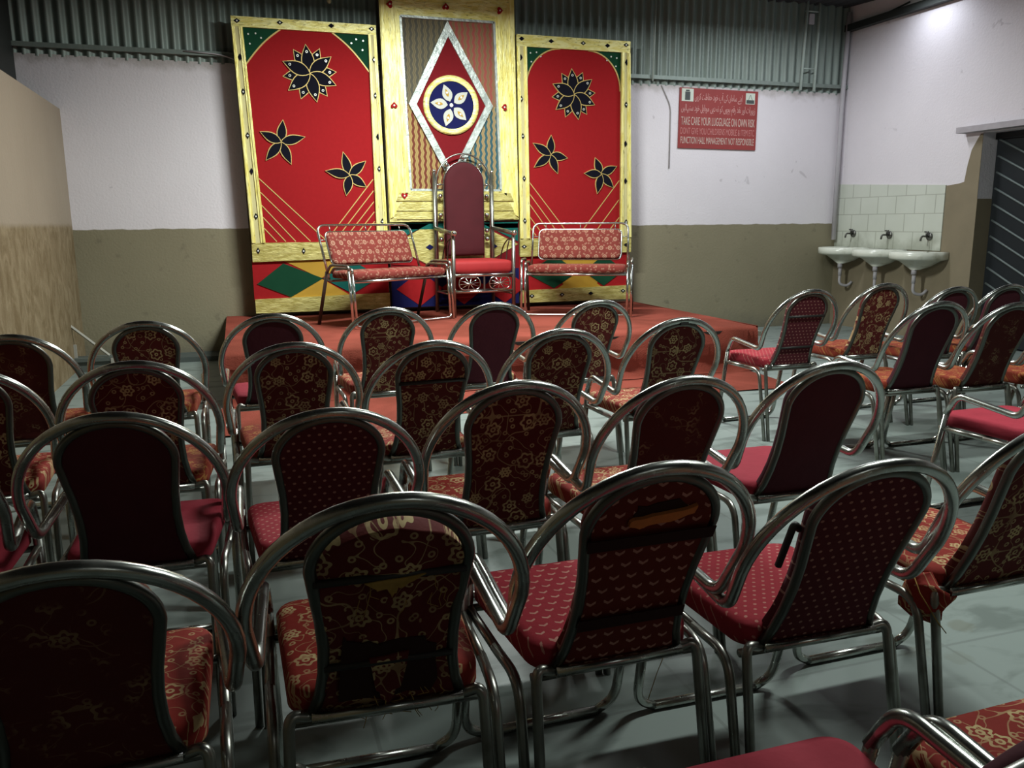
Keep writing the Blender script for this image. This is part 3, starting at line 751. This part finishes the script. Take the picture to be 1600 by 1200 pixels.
for q_, d_ in (([(1.56, 3.72), (1.592, 1.42), (1.63, 1.44), (1.60, 3.70)], .052), ([(1.70, 3.55), (1.765, 1.66), (1.79, 1.68), (1.73, 3.52)], .050),
               ([(2.94, 3.70), (3.00, 1.45), (3.035, 1.43), (2.99, 3.72)], .052), ([(2.80, 3.52), (2.87, 1.68), (2.90, 1.66), (2.83, 3.55)], .050)):
    MB().plate(q_, d_, fn).obj('raised_moulding', M_goldv, pc, False)
mb = MB()
for a, b in (((1.765, 3.465), (2.775, 3.465)), ((1.765, 3.465), (1.825, 1.72)), ((2.775, 3.465), (2.835, 1.72)), ((1.825, 1.72), (2.835, 1.72))): mb.plate(line(a, b, .012), .04, fn)
mb.obj('silver_edging', M_silver, pc, False)
mb = MB(); zz = 1.60
for z0, z1 in ((1.605, 1.69), (1.50, 1.575), (1.41, 1.475)): MB().plate([(1.66, z0), (2.98, z0), (2.94, z1), (1.70, z1)], .050, fn).obj('carved_moulding', M_gold2, pc, False)
dl, dr, dt, db = (1.83, 2.603), (2.755, 2.609), (2.263, 3.45), (2.29, 1.76)
MB().plate([dt, dl, db, dr], .012, fn).obj('diamond_field', M_dred, pc, False)
for a, b in ((dt, dl), (dl, db), (db, dr), (dr, dt)):
    cn = Vector((2.29, 2.6)); k = .82
    a2 = tuple(cn+(Vector(a)-cn)*k); b2 = tuple(cn+(Vector(b)-cn)*k)
    MB().plate([a, b, b2, a2], .034, fn).obj('silver_batten', M_silver, pc, False)
cc = (2.290, 2.604)
mb = MB(); o1 = disc(cc, .305, 48); o2 = disc(cc, .245, 48); n = 48
v = [fn(*p, .030) for p in o1]+[fn(*p, .045) for p in [((a[0]+b[0])/2, (a[1]+b[1])/2) for a, b in zip(o1, o2)]]+[fn(*p, .030) for p in o2]+[fn(*p, .01) for p in o1]
f = []
for i in range(n):
    j = (i+1) % n; f += [(i, n+i, n+j, j), (n+i, 2*n+i, 2*n+j, n+j), (3*n+i, i, j, 3*n+j)]
mb.add(v, f); mb.obj('gold_ring', M_gold, pc)
MB().plate(disc(cc, .25, 40), .024, fn).obj('blue_disc', M_navy, pc, False)
mb = MB()
for t in ((2.213, 2.806), (2.466, 2.738), (2.447, 2.459), (2.225, 2.393), (2.069, 2.624)):
    t = Vector(t); c_ = Vector(cc); d = t-c_; a = c_+d*.18; e = c_+d*1.03
    mb.cur = 0; mb.plate(petal(a, e, .058), .030, fn); mb.cur = 1; q = c_.lerp(t, .62); mb.plate(petal(c_+d*.42, c_+d*.82, .018), .034, fn); mb.cur = 2; mb.plate(disc(q, .012, 8), .037, fn)
mb.cur = 2; mb.plate(disc(cc, .020, 12), .032, fn)
mb.obj('five_petal_flower', [M_white, M_yel, M_mirror], pc, False)
for hx, hz, ang in ((1.657, 3.566, 90), (2.245, 3.582, 0), (2.836, 3.583, -90), (2.877, 2.6, 90), (1.669, 2.578, 0), (1.749, 1.658, 180)):
    o = []
    for i in range(20):
        t = 2*math.pi*i/20; x = 16*math.sin(t)**3; y = -(13*math.cos(t)-5*math.cos(2*t)-2*math.cos(3*t)-math.cos(4*t))
        a = R(ang); o.append((hx+.0022*(x*math.cos(a)-y*math.sin(a)), hz+.0022*(x*math.sin(a)+y*math.cos(a))))
    mb = MB(); mb.plate(o, .057, fn); mb.cur = 1; mb.plate(disc((hx, hz), .009, 8), .060, fn); mb.obj('heart_inlay', [M_red, M_mirror], pc, False)
# lower skirt
MB().plate([(1.585, .46), (3.05, .46), (3.05, 1.39), (1.585, 1.37)], .004, fn).obj('skirt_field', M_dred, pc, False)
MB().plate([(1.60, 1.30), (3.04, 1.31), (3.04, 1.38), (1.60, 1.37)], .012, fn).obj('teal_strip', M_teal, pc, False)
MB().plate([(1.60, 1.16), (2.02, 1.36), (1.60, 1.36)], .012, fn).obj('skirt_triangle', M_teal, pc, False)
MB().plate([(2.62, 1.36), (3.04, 1.16), (3.04, 1.36)], .012, fn).obj('skirt_triangle', M_teal, pc, False)
MB().plate([(1.60, 1.13), (1.98, .93), (2.66, .93), (3.04, 1.13), (2.60, 1.34), (2.0, 1.35)], .010, fn).obj('skirt_satin', M_gold2, pc, False)
MB().plate([(1.60, .93), (2.0, .90), (1.60, 1.10)], .012, fn).obj('skirt_triangle', M_red, pc, False)
MB().plate([(1.585, .46), (3.05, .46), (3.05, .86), (1.585, .86)], .008, fn).obj('skirt_panel', M_navy, pc, False)
for cx_ in (1.90, 2.40, 2.88): MB().plate(diamond((cx_, .66), .26, .19), .012, fn).obj('skirt_diamond', M_red, pc, False)
MB().plate(diamond((2.02, 1.11), .045, .03), .016, fn).obj('diamond_inlay', M_navy, pc, False)
MB().plate(diamond((2.75, 1.11), .045, .03), .016, fn).obj('diamond_inlay', M_navy, pc, False)

# ------------------------------------------------------------------ throne
th_ = tag(empty('throne_chair', (2.425, 8.30, SZ+.004), R(3)), 'tall chrome throne with dark red velvet back at the middle of the stage', 'throne')
W = .328; D = .63
def T(pts, r, name, mat=M_chrome2, rad=.0, parent=None, n=9):
    return MB().tube(fillet(pts, rad) if rad else pts, r, n).obj(name, mat, parent or th_)
for s_ in (-1, 1):
    T([(s_*W, 0, 0), (s_*W, 0, .84)], .020, 'leg')
    T([(s_*W, D, 0), (s_*W, D+.02, 1.49)], .020, 'rear_post'); 
    MB().sphere((s_*W, D+.02, 1.50), .022).obj('finial', M_bright, th_)
    T([(s_*W, -.02, .845), (s_*W, D, .90)], .022, 'arm', M_chrome2)
    MB().sphere((s_*W, -.03, .85), .030).obj('arm_knob', M_bright, th_)
    T([(s_*W, .05, .80), (s_*W, .18, .78), (s_*W, .32, .70), (s_*W, .40, .56), (s_*W, .42, .46)], .007, 'arm_scroll', M_rust, .08)
    T([(s_*W, .12, .78), (s_*W, .20, .66), (s_*W, .22, .46)], .007, 'arm_scroll', M_rust, .08)
    T([(s_*W, .0, .22), (s_*W, D, .22)], .010, 'side_rail')
    T([(s_*W, .0, .40), (s_*W, D, .40)], .013, 'side_rail')
T([(-W, 0, .425), (W, 0, .425)], .017, 'front_rail', M_bright); T([(-W, 0, .255), (W, 0, .255)], .015, 'front_rail', M_bright); T([(-W, D, .22), (W, D, .22)], .010, 'rear_rail')
for cx_ in (-.16, .17):
    mb = MB(); o = rrect(-.115, .115, -.062, .062, .055, 5)
    mb.tube([(cx_+p[0], -.008, .34+p[1]) for p in o], .007, 6, closed=True)
    for a in range(0, 180, 36):
        dx = .105*math.cos(R(a+8)); dz = .058*math.sin(R(a+8)); mb.tube([(cx_-dx, -.008, .34-dz), (cx_+dx, -.008, .34+dz)], .005, 5)
    mb.obj('spoked_ornament', M_bright, th_)
MB().box(-.008, .008, -.008, .008, .27, .41).obj('ornament_post', M_chrome2, th_, False)
mb = MB(); pad(mb, rrect(-.325, .325, .0, .66, .05), lambda u, v, d: (u, v, .49+d), .085, .05); mb.obj('seat', M_throne_seat, th_)
def arch_path(hw, z0, ztop, y, n=24):
    pts = [(-hw, y, z0)]
    for i in range(n+1):
        a = math.pi*(1-i/n); pts.append((hw*math.cos(a), y, ztop-hw+hw*math.sin(a)))
    pts.append((hw, y, z0)); return pts
yb_ = D+.01
T(arch_path(.225, .57, 1.60, yb_), .009, 'pad_frame', M_bright); T(arch_path(.305, .50, 1.685, yb_), .009, 'outer_arch', M_chrome2)
o = [(p[0], p[2]) for p in arch_path(.218, .60, 1.592, 0)][::-1]
mb = MB(); pad(mb, o, lambda u, v, d: (u, yb_-d, v), .06, .03); mb.obj('backrest', M_throne, th_)
for s_ in (-1, 1):
    for z in (1.36, 1.24, 1.04, .87, .78):
        MB().sphere((s_*.265, yb_, z), .026 if z != 1.36 else .016, 10).obj('spacer_ball', M_bright, th_)
        if z in (1.36, .87): T([(s_*.225, yb_, z), (s_*.34, yb_, z)], .006, 'spacer_rod', M_bright)
for a in (45, 90, 135):
    MB().sphere((.265*math.cos(R(a)), yb_, 1.38+.265*math.sin(R(a))), .026, 10).obj('spacer_ball', M_bright, th_)

# ------------------------------------------------------------------ benches
def bench(loc, rz, w_, label):
    b = tag(empty('chrome_bench', loc, rz), label, 'bench', 'chrome benches on the stage')
    h = w_/2
    def B(pts, r, name, mat=M_bright, rad=.0):
        return MB().tube(fillet(pts, rad) if rad else pts, r, 9).obj(name, mat, b)
    for s_ in (-1, 1):
        x = s_*h; xi = s_*(h-.04)
        # outer arm tube: front leg - arm - rear leg
        B([(x, 0, 0), (x, .045, .55)], .013, 'leg')
        B([(xi, .002, .03), (xi, .045, .53)], .013, 'leg')
        B(fillet([(x, .04, .53), (x, .05, .575), (x, .34, .575), (x, .40, .50)], .05), .013, 'arm', M_chrome2)
        B(fillet([(xi, .04, .50), (xi, .05, .545), (xi, .34, .545), (xi, .385, .50)], .04), .013, 'arm', M_chrome2)
        B([(x, .40, .51), (x, .58, 0)], .017, 'leg', M_rust)
    mb = MB(); mb.tube(fillet([(-(h-.04), .002, .05), (-(h-.04), -.002, .013), ((h-.04), -.002, .013), ((h-.04), .002, .05)], .06), .012, 9); mb.obj('floor_bar', M_bright, b)
    B([(-h+.03, .04, .425), (h-.03, .04, .425)], .014, 'seat_rail'); B([(-h+.03, .42, .42), (h-.03, .42, .42)], .012, 'seat_rail', M_chrome2)
    mb = MB(); pad(mb, rrect(-h+.06, h-.06, .03, .43, .04), lambda u, v, d: (u, v, .475+d), .045, .035); mb.obj('seat', M_benchs, b)
    def bk(u, v, d): return (u, .45+(v-.45)*.36-d*.94, v+d*.3)
    hb = h-.05
    P = [bk(-hb, .43, 0), bk(-hb, .94, 0), bk(hb, .94, 0), bk(hb, .43, 0)]
    B(P, .012, 'back_hoop', M_bright, .09)
    o = rrect(-hb+.07, hb-.07, .56, .875, .05)
    MB().tube([bk(p[0], p[1], 0) for p in o], .009, 8, closed=True).obj('pad_frame', M_bright, b)
    mb = MB(); pad(mb, [(p[0]*.985, .7175+(p[1]-.7175)*.96) for p in o], bk, .035, .012); mb.obj('backrest', M_bench, b)
    for x in (-hb+.14, 0, hb-.14): B([bk(x, .875, 0), bk(x, .94, 0)], .005, 'spacer', M_chrome2)
    for x in (-hb, hb): B([bk(x, .80, 0), bk(x*(1-.07/hb), .80, 0)], .005, 'spacer', M_chrome2)
    return b
bench((1.525, 7.925, SZ+.005), R(27), 1.22, 'chrome bench with patterned red cushions, turned inwards at the left of the throne')
bench((3.285, 7.905, SZ+.005), R(-27), 1.13, 'chrome bench with patterned red cushions, turned inwards at the right of the throne')

# ------------------------------------------------------------------ banquet chairs
rA, rB = .0145, .0115
U0 = Vector((0, -.180, .455)); U1 = Vector((0, -.360, .908)); BU = (U1-U0).normalized(); BN = Vector((0, BU.z, -BU.y)); BLn = (U1-U0).length
def bp(x, s, d=0): return Vector((x, 0, 0)) + U0 + BU*s + BN*d
def stile():
    """half outline of the inner hoop (x, s) from the seat up to the crown"""
    a = [(.142, 0), (.128, .05), (.120, .11), (.118, .18), (.122, .25), (.130, .315), (.136, .368)]
    n = 14
    for i in range(1, n+1):
        t = math.pi/2*i/n; a.append((.136*math.cos(t), .368+(BLn-.368)*math.sin(t)))
    return a
HALF = stile()
OUTL = HALF + [(-x, s) for x, s in HALF[-2::-1]]
def hoop_pts():
    """outer tube from the left arm's front bend over the back to the right arm's front bend"""
    A0 = Vector((0, -.195, .565)); A1 = Vector((0, -.372, .927)); L_ = (A1-A0).length; u = (A1-A0)/L_
    left = [Vector((-.228, .185, .50)), Vector((-.230, .130, .597)), Vector((-.239, -.190, .566))]
    arch = []
    v0 = .13; n = 26
    for i in range(n+1):
        a = math.pi*i/n; arch.append(Vector((-.251*math.cos(a), 0, 0))+A0+u*(v0+(L_-v0)*math.sin(a)))
    pts = left+arch+[Vector((-q.x, q.y, q.z)) for q in reversed(left)]
    fl = fillet(pts[:4], [.045, .04], 6)
    fr = [Vector((-q.x, q.y, q.z)) for q in reversed(fl)]
    return fl[:-1]+arch+fr[1:]
def rear_legs(s_):
    mb = MB()
    mb.tube(fillet([bp(s_*.142, .0), (s_*.150, -.180, .448), (s_*.188, -.188, .462), (s_*.197, -.270, 0)], [.01, .035]), rB, 10)
    mb.tube(fillet([(s_*.224, -.02, .432), (s_*.218, -.165, .432), (s_*.221, -.262, 0)], [.06]), rB, 10)
    return mb
def front_leg(s_):
    mb = MB(); mb.tube(fillet([(s_*.228, .180, .508), (s_*.222, .278, .045), (s_*.165, .282, .013)], [.05]), rA*.93, 10); return mb

def base_meshes():
    r = {}
    tmp = bpy.data.objects.new('tmp', None)
    def reg(k, mb, mat):
        o = mb.obj(k, mat); r[k] = o.data; bpy.data.objects.remove(o)
    reg('arm_hoop', MB().tube(hoop_pts(), rA, 12), M_chrome)
    mb = MB().tube([bp(x, s) for x, s in OUTL], rB, 10); reg('back_frame', mb, M_chrome3)
    reg('leg_fl', front_leg(-1), M_chrome); reg('leg_fr', front_leg(1), M_chrome); reg('leg_rl', rear_legs(-1), M_chrome2); reg('leg_rr', rear_legs(1), M_chrome2)
    reg('floor_bar', MB().tube([(-.168, .282, .0135), (.168, .282, .0135)], rA*.93, 10), M_chrome)
    mb = MB(); mb.tube([(-.226, .215, .43), (-.223, -.03, .432)], rB, 9); mb.tube([(.226, .215, .43), (.223, -.03, .432)], rB, 9); mb.tube([(-.226, .19, .428), (.226, .19, .428)], rB*.9, 8); mb.tube([(-.19, -.165, .43), (.19, -.165, .43)], rB*.9, 8)
    reg('seat_frame', mb, M_chrome2)
    reg('cross_bar', MB().tube([(-.145, -.196, .452), (.145, -.196, .452)], rB, 9), M_chrome)
    mb = MB(); pad(mb, OUTL, bp, .042, .006); reg('backrest', mb, FAB['plain', 'xz'])
    mb = MB()
    for s in (.345,): mb.tube([bp(-.132, s, -.008), bp(.132, s, -.008)], .0075, 8)
    reg('upper_rail', mb, M_dark)
    mb = MB(); mb.tube([bp(-.119, .13, -.008), bp(.119, .13, -.008)], .0075, 8); reg('lower_rail', mb, M_dark)
    o = []
    for (x, y) in rrect(-1, 1, -.172, .238, .001, 1): pass
    def so(front=.212, rear=.186):
        pts = rrect(-1, 1, -.172, .240, .0, 1); out = []
        base = rrect(-.2, .2, -.172, .240, .05, 6)
        for (x, y) in base: t = (y+.172)/.412; out.append((x/.2*(rear+(front-rear)*t), y + (.012 if y > .18 and abs(x) < .14 else 0)))
        return out
    mb = MB(); pad(mb, so(), lambda u, v, d: (u, v, .462+d+(.010 if v > .1 else 0)*0), .042, .026); reg('seat', mb, FAB['plain', 'xy'])
    # small rubber feet on the rear legs
    return r
BM = base_meshes()
PARTS = [('arm_hoop', 'arm_hoop'), ('back_frame', 'back_frame'), ('leg', 'leg_fl'), ('leg', 'leg_fr'), ('leg', 'leg_rl'), ('leg', 'leg_rr'), ('floor_bar', 'floor_bar'),
         ('seat_frame', 'seat_frame'), ('cross_bar', 'cross_bar'), ('backrest', 'backrest'), ('seat', 'seat')]
def make_chair():
    c = empty('banquet_chair', (0, 0, 0))
    for nm, k in PARTS:
        o = bpy.data.objects.new(nm, BM[k]); C.objects.link(o); o.parent = c
        if nm in ('backrest', 'seat'): o.material_slots[0].link = 'OBJECT'
    return c
proto = make_chair()
first = [True]
def dup(root):
    r = root.copy(); C.objects.link(r)
    for ch in root.children:
        c = ch.copy(); C.objects.link(c); c.parent = r
    return r
S = .9
CH = [  # key, x, y, yaw(deg), back fabric, seat fabric, rails, label
 ('1a', -.305, 1.640, 3, 'faded', 'floral', 0, 'chair cut off at the bottom left corner, dark faded back, nearest row'),
 ('1b', 0.232, 1.650, -2.7, 'floral', 'floral', 3, 'chair with badly torn sagging floral back, nearest row, second from left'),
 ('1c', 0.718, 1.664, 0.3, 'vees', 'vees', 3, 'chair with chevron-patterned back torn open at the top showing orange foam'),
 ('1d', 1.207, 1.630, -1.1, 'dots', 'dots', 0, 'maroon dotted chair in the nearest row, right of the chevron-patterned torn one'),
 ('1e', 1.788, 1.697, 0.2, 'floral', 'floral', 0, 'floral chair with a torn hanging seat corner at the right edge, nearest row'),
 ('0g', .735, .822, 0, 'plain', 'plain', 0, 'chair just entering the bottom edge, only its arm bend and plain red seat edge showing'),
 ('0f', 1.228, .795, 1, 'floral', 'floral', 0, 'chair at the bottom right corner, only arm and floral seat front showing'),
 ('2z', -.835, 2.45, 2, 'plain', 'plain', 0, 'chair cut off by the left edge in the second row, plain red seat'),
 ('2b', -0.302, 2.549, -3.1, 'plain', 'plain', 0, 'chair with plain dark maroon back and red seat, second row, leftmost whole one'),
 ('2c', 0.192, 2.458, 1.0, 'dots', 'dots', 0, 'chair with dotted dark back and dotted red seat, second row, left of the floral one'),
 ('2d', 0.717, 2.502, 0.6, 'floral', 'floral', 0, 'chair with crisp gold floral back at the middle of the second row'),
 ('2e', 1.195, 2.405, 0.7, 'faded', 'floral', 0, 'chair with faded back and floral seat, second row, left of the plain maroon one'),
 ('2f', 1.761, 2.464, -1.0, 'plain', 'plain', 0, 'plain maroon chair in the second row, last before the aisle'),
 ('2g', 3.257, 2.699, 1, 'plain', 'plain', 0, 'chair cut off by the right edge, long bright arm and plain red seat'),
 ('3z', -.90, 3.30, 6, 'floral', 'floral', 0, 'floral chair cut off by the left edge in the third row'),
 ('3b', -0.336, 3.253, -1.3, 'floral', 'orange', 0, 'floral chair with orange-red seat in the third row, leftmost whole one'),
 ('3c', 0.175, 3.510, 0.7, 'floral', 'orange', 0, 'floral chair in the third row behind the dotted one, second whole from left'),
 ('3d', 0.667, 3.367, 2.7, 'floral', 'floral', 1, 'floral chair in the third row with two shiny rail stubs in its back'),
 ('3e', 1.257, 3.523, 0.6, 'floral', 'floral', 0, 'floral chair in the third row, second from the aisle'),
 ('3f', 1.910, 3.695, 0.4, 'floral', 'floral', 0, 'floral chair in the third row, last before the aisle, with a dark clamp on top'),
 ('3g', 3.440, 3.716, -1.8, 'plain', 'orange', 0, 'dark plain-backed chair beyond the aisle, third row, with striped orange-red seat'),
 ('3h', 3.905, 3.680, -0.9, 'faded', 'orange', 0, 'speckled dark red chair, third row, right of the plain-backed one beyond the aisle'),
 ('3i', 4.385, 3.660, 1, 'plain', 'orange', 0, 'chair at the right edge in the third row, mostly out of view'),
 ('4z', -0.909, 4.156, 0.8, 'faded', 'orange', 0, 'dark-backed chair at the left edge in the row nearest the stage'),
 ('4a', -0.431, 4.467, 1.0, 'floral', 'orange', 0, 'floral chair in the row nearest the stage in front of the left plinth'),
 ('4b', 0.143, 4.567, 0.6, 'plain', 'plain', 0, 'plain dark chair in the row nearest the stage, below the left panel edge'),
 ('4c', 0.735, 4.670, 0.2, 'floral', 'floral', 0, 'floral chair in the row nearest the stage, below the left bench'),
 ('4d', 1.338, 4.714, 0.4, 'plain', 'floral', 0, 'plain maroon chair in the row nearest the stage, below the throne'),
 ('4e', 1.910, 4.654, 2.6, 'floral', 'floral', 0, 'floral chair in the row nearest the stage, below the right bench'),
 ('4g', 3.318, 4.593, 0.0, 'dots', 'dots', 3, 'dotted maroon chair across the aisle nearest the stage corner'),
 ('4h', 3.994, 4.730, -0.2, 'floral', 'orange', 0, 'floral chair below the wash basins, right of the dotted one'),
 ('4i', 4.475, 4.620, -0.3, 'plain', 'orange', 0, 'plain dark red chair in the far row, second from the right edge'),
 ('4j', 4.955, 4.640, 0, 'plain', 'orange', 0, 'plain dark red chair before the gate, rightmost in the far row'),
]
CHAIRS = {}
SC = {'1d': .965, '2c': .97, '1a': .95, '2b': .98, '4h': 1.03, '4g': 1.02, '3g': 1.02}
for key, x, y, a, fb, fs, rails, label in CH:
    if first[0]: c = proto; first[0] = False
    else: c = dup(proto)
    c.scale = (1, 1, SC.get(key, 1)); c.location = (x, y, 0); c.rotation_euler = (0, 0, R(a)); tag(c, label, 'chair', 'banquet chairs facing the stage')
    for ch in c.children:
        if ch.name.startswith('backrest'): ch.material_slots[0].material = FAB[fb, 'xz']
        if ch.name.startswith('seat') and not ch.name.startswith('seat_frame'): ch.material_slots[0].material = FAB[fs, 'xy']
    CHAIRS[key] = c
for key, x, y, a, fb, fs, rails, label in CH:
    if rails & 1:
        o = bpy.data.objects.new('back_rail', BM['upper_rail']); C.objects.link(o); o.parent = CHAIRS[key]
    if rails & 2:
        o = bpy.data.objects.new('back_rail', BM['lower_rail']); C.objects.link(o); o.parent = CHAIRS[key]
# damage and repairs seen on single chairs
def rag(name, parent, mat, pts, th=.004, d0=-.012):
    mb = MB(); mb.plate(pts, -th, lambda u, v, d: bp(u, v, d0+d)); return mb.obj(name, mat, parent, False)
def jag(poly, k=4, a=.006, seed=1):
    rn = random.Random(seed); o = []
    for i in range(len(poly)):
        p, q = poly[i], poly[(i+1) % len(poly)]
        for j in range(k): t = j/k; o.append((p[0]+(q[0]-p[0])*t+rn.uniform(-a, a), p[1]+(q[1]-p[1])*t+rn.uniform(-a, a)))
    return o
c = CHAIRS['1b']
bk = [o for o in c.children if o.name.startswith('backrest')][0]; bk.data = bk.data.copy()
from mathutils import noise as mnoise
for q in bk.data.vertices:
    t_ = (q.co-U0).dot(BU); q.co -= BU*t_*.075
    q.co += BN*(mnoise.noise(q.co*16)*.012)
rag('torn_opening', c, M_hole, jag([(-.09, .03), (.085, .03), (.085, .15), (.05, .19), (-.02, .17), (-.09, .21)], 4, .008, 3), .003, -.006)
rag('torn_flap', c, FAB['floral', 'xz'], jag([(-.035, .15), (.03, .15), (.025, .06), (-.005, .015), (-.03, .06)], 3, .006, 4), .004, -.010)
rag('torn_lining', c, M_thread, jag([(-.045, .338), (.055, .352), (.03, .328), (.012, .322), (.004, .30), (-.008, .322), (-.03, .325)], 3, .004, 8), .003, -.014)
mb = MB(); rn = random.Random(5)
for i in range(26):
    x = rn.uniform(-.06, .10); s = rn.uniform(.0, .05) if i < 18 else rn.uniform(.26, .34); l = rn.uniform(.02, .06)
    mb.tube([bp(x, s, -.012), bp(x+rn.uniform(-.01, .01), s-l*.5, -.018), bp(x+rn.uniform(-.015, .015), s-l, -.012)], .0008, 4)
mb.obj('loose_threads', M_thread, c)
c = CHAIRS['1c']
rag('torn_cloth', c, M_hole, jag([(-.045, .425), (.045, .432), (.078, .402), (.05, .392), (-.045, .385)], 4, .005, 6), .002, -.006)
rag('exposed_foam', c, M_foam, jag([(-.055, .398), (-.03, .404), (.03, .410), (.082, .418), (.080, .402), (.03, .388), (-.035, .380), (-.058, .388)], 3, .0025, 9), .008, -.008)
mb = MB(); mb.plate([(-.134, .335), (.134, .335), (.136, .362), (-.136, .362)], -.003, lambda u, v, d: bp(u, v, -.016+d)); mb.obj('rail_wrap', M_hole, c, False)
mb = MB(); mb.plate([(-.120, .118), (.120, .118), (.119, .148), (-.119, .148)], -.003, lambda u, v, d: bp(u, v, -.016+d))
mb.obj('rail_wrap', M_hole, c, False)
mb = MB(); mb.tube([bp(.105, .0, -.02), bp(.100, -.06, -.02), bp(.103, -.11, -.015), bp(.098, -.15, -.02)], .0012, 4); mb.obj('loose_thread', M_thread, c)
c = CHAIRS['1e']
mb = MB(); mb.sphere((-.165, -.15, .425), .07, 16, (.9, .8, .85))
for q in mb.v: q += Vector((.012*math.sin(q.z*90), .012*math.sin(q.x*80), .010*math.sin(q.y*95+q.x*60)))
mb.obj('torn_seat_corner', FAB['floral', 'xy'], c)
mb = MB(); mb.tube([(-.21, -.13, .50), (-.235, -.19, .46), (-.20, -.22, .39), (-.16, -.21, .35)], .0016, 4); mb.obj('loose_thread', M_thread, c)
c = CHAIRS['1d']
mb = MB(); mb.tube(fillet([bp(-.128, .32, .035), bp(-.150, .345, .03), bp(-.150, .22, .03)], .015), .008, 8); mb.obj('frame_stub', M_dark, c)
c = CHAIRS['3f']
mb = MB(); mb.box(-.02, .02, -.385, -.350, .905, .935); mb.obj('clamp', M_dark, c, False)

# ------------------------------------------------------------------ broken stand by the back wall
bs = tag(empty('broken_stand', (-1.33, 8.62, 0), 0), 'broken grey wooden stand with a slanting pale slat near the left partition', 'stand')
M_slat = flat('pale_grey_slat', (.36, .35, .31), .8); M_std = flat('grey_green_board', (.10, .115, .105), .8)
MB().box(-.28, .16, -.02, .16, .10, .135).obj('top_board', M_std, bs, False)
MB().box(-.28, .14, .0, .14, .0, .10).obj('base', M_std, bs, False)
MB().box(.13, .155, -.025, .0, .0, .13).obj('post', M_slat, bs, False)
MB().box(-.19, -.165, .05, .07, .135, .26).obj('post', M_slat, bs, False)
MB().tube([(-.20, .06, .44), (.12, .0, .15)], .014, 4).obj('slanting_slat', M_slat, bs, False)
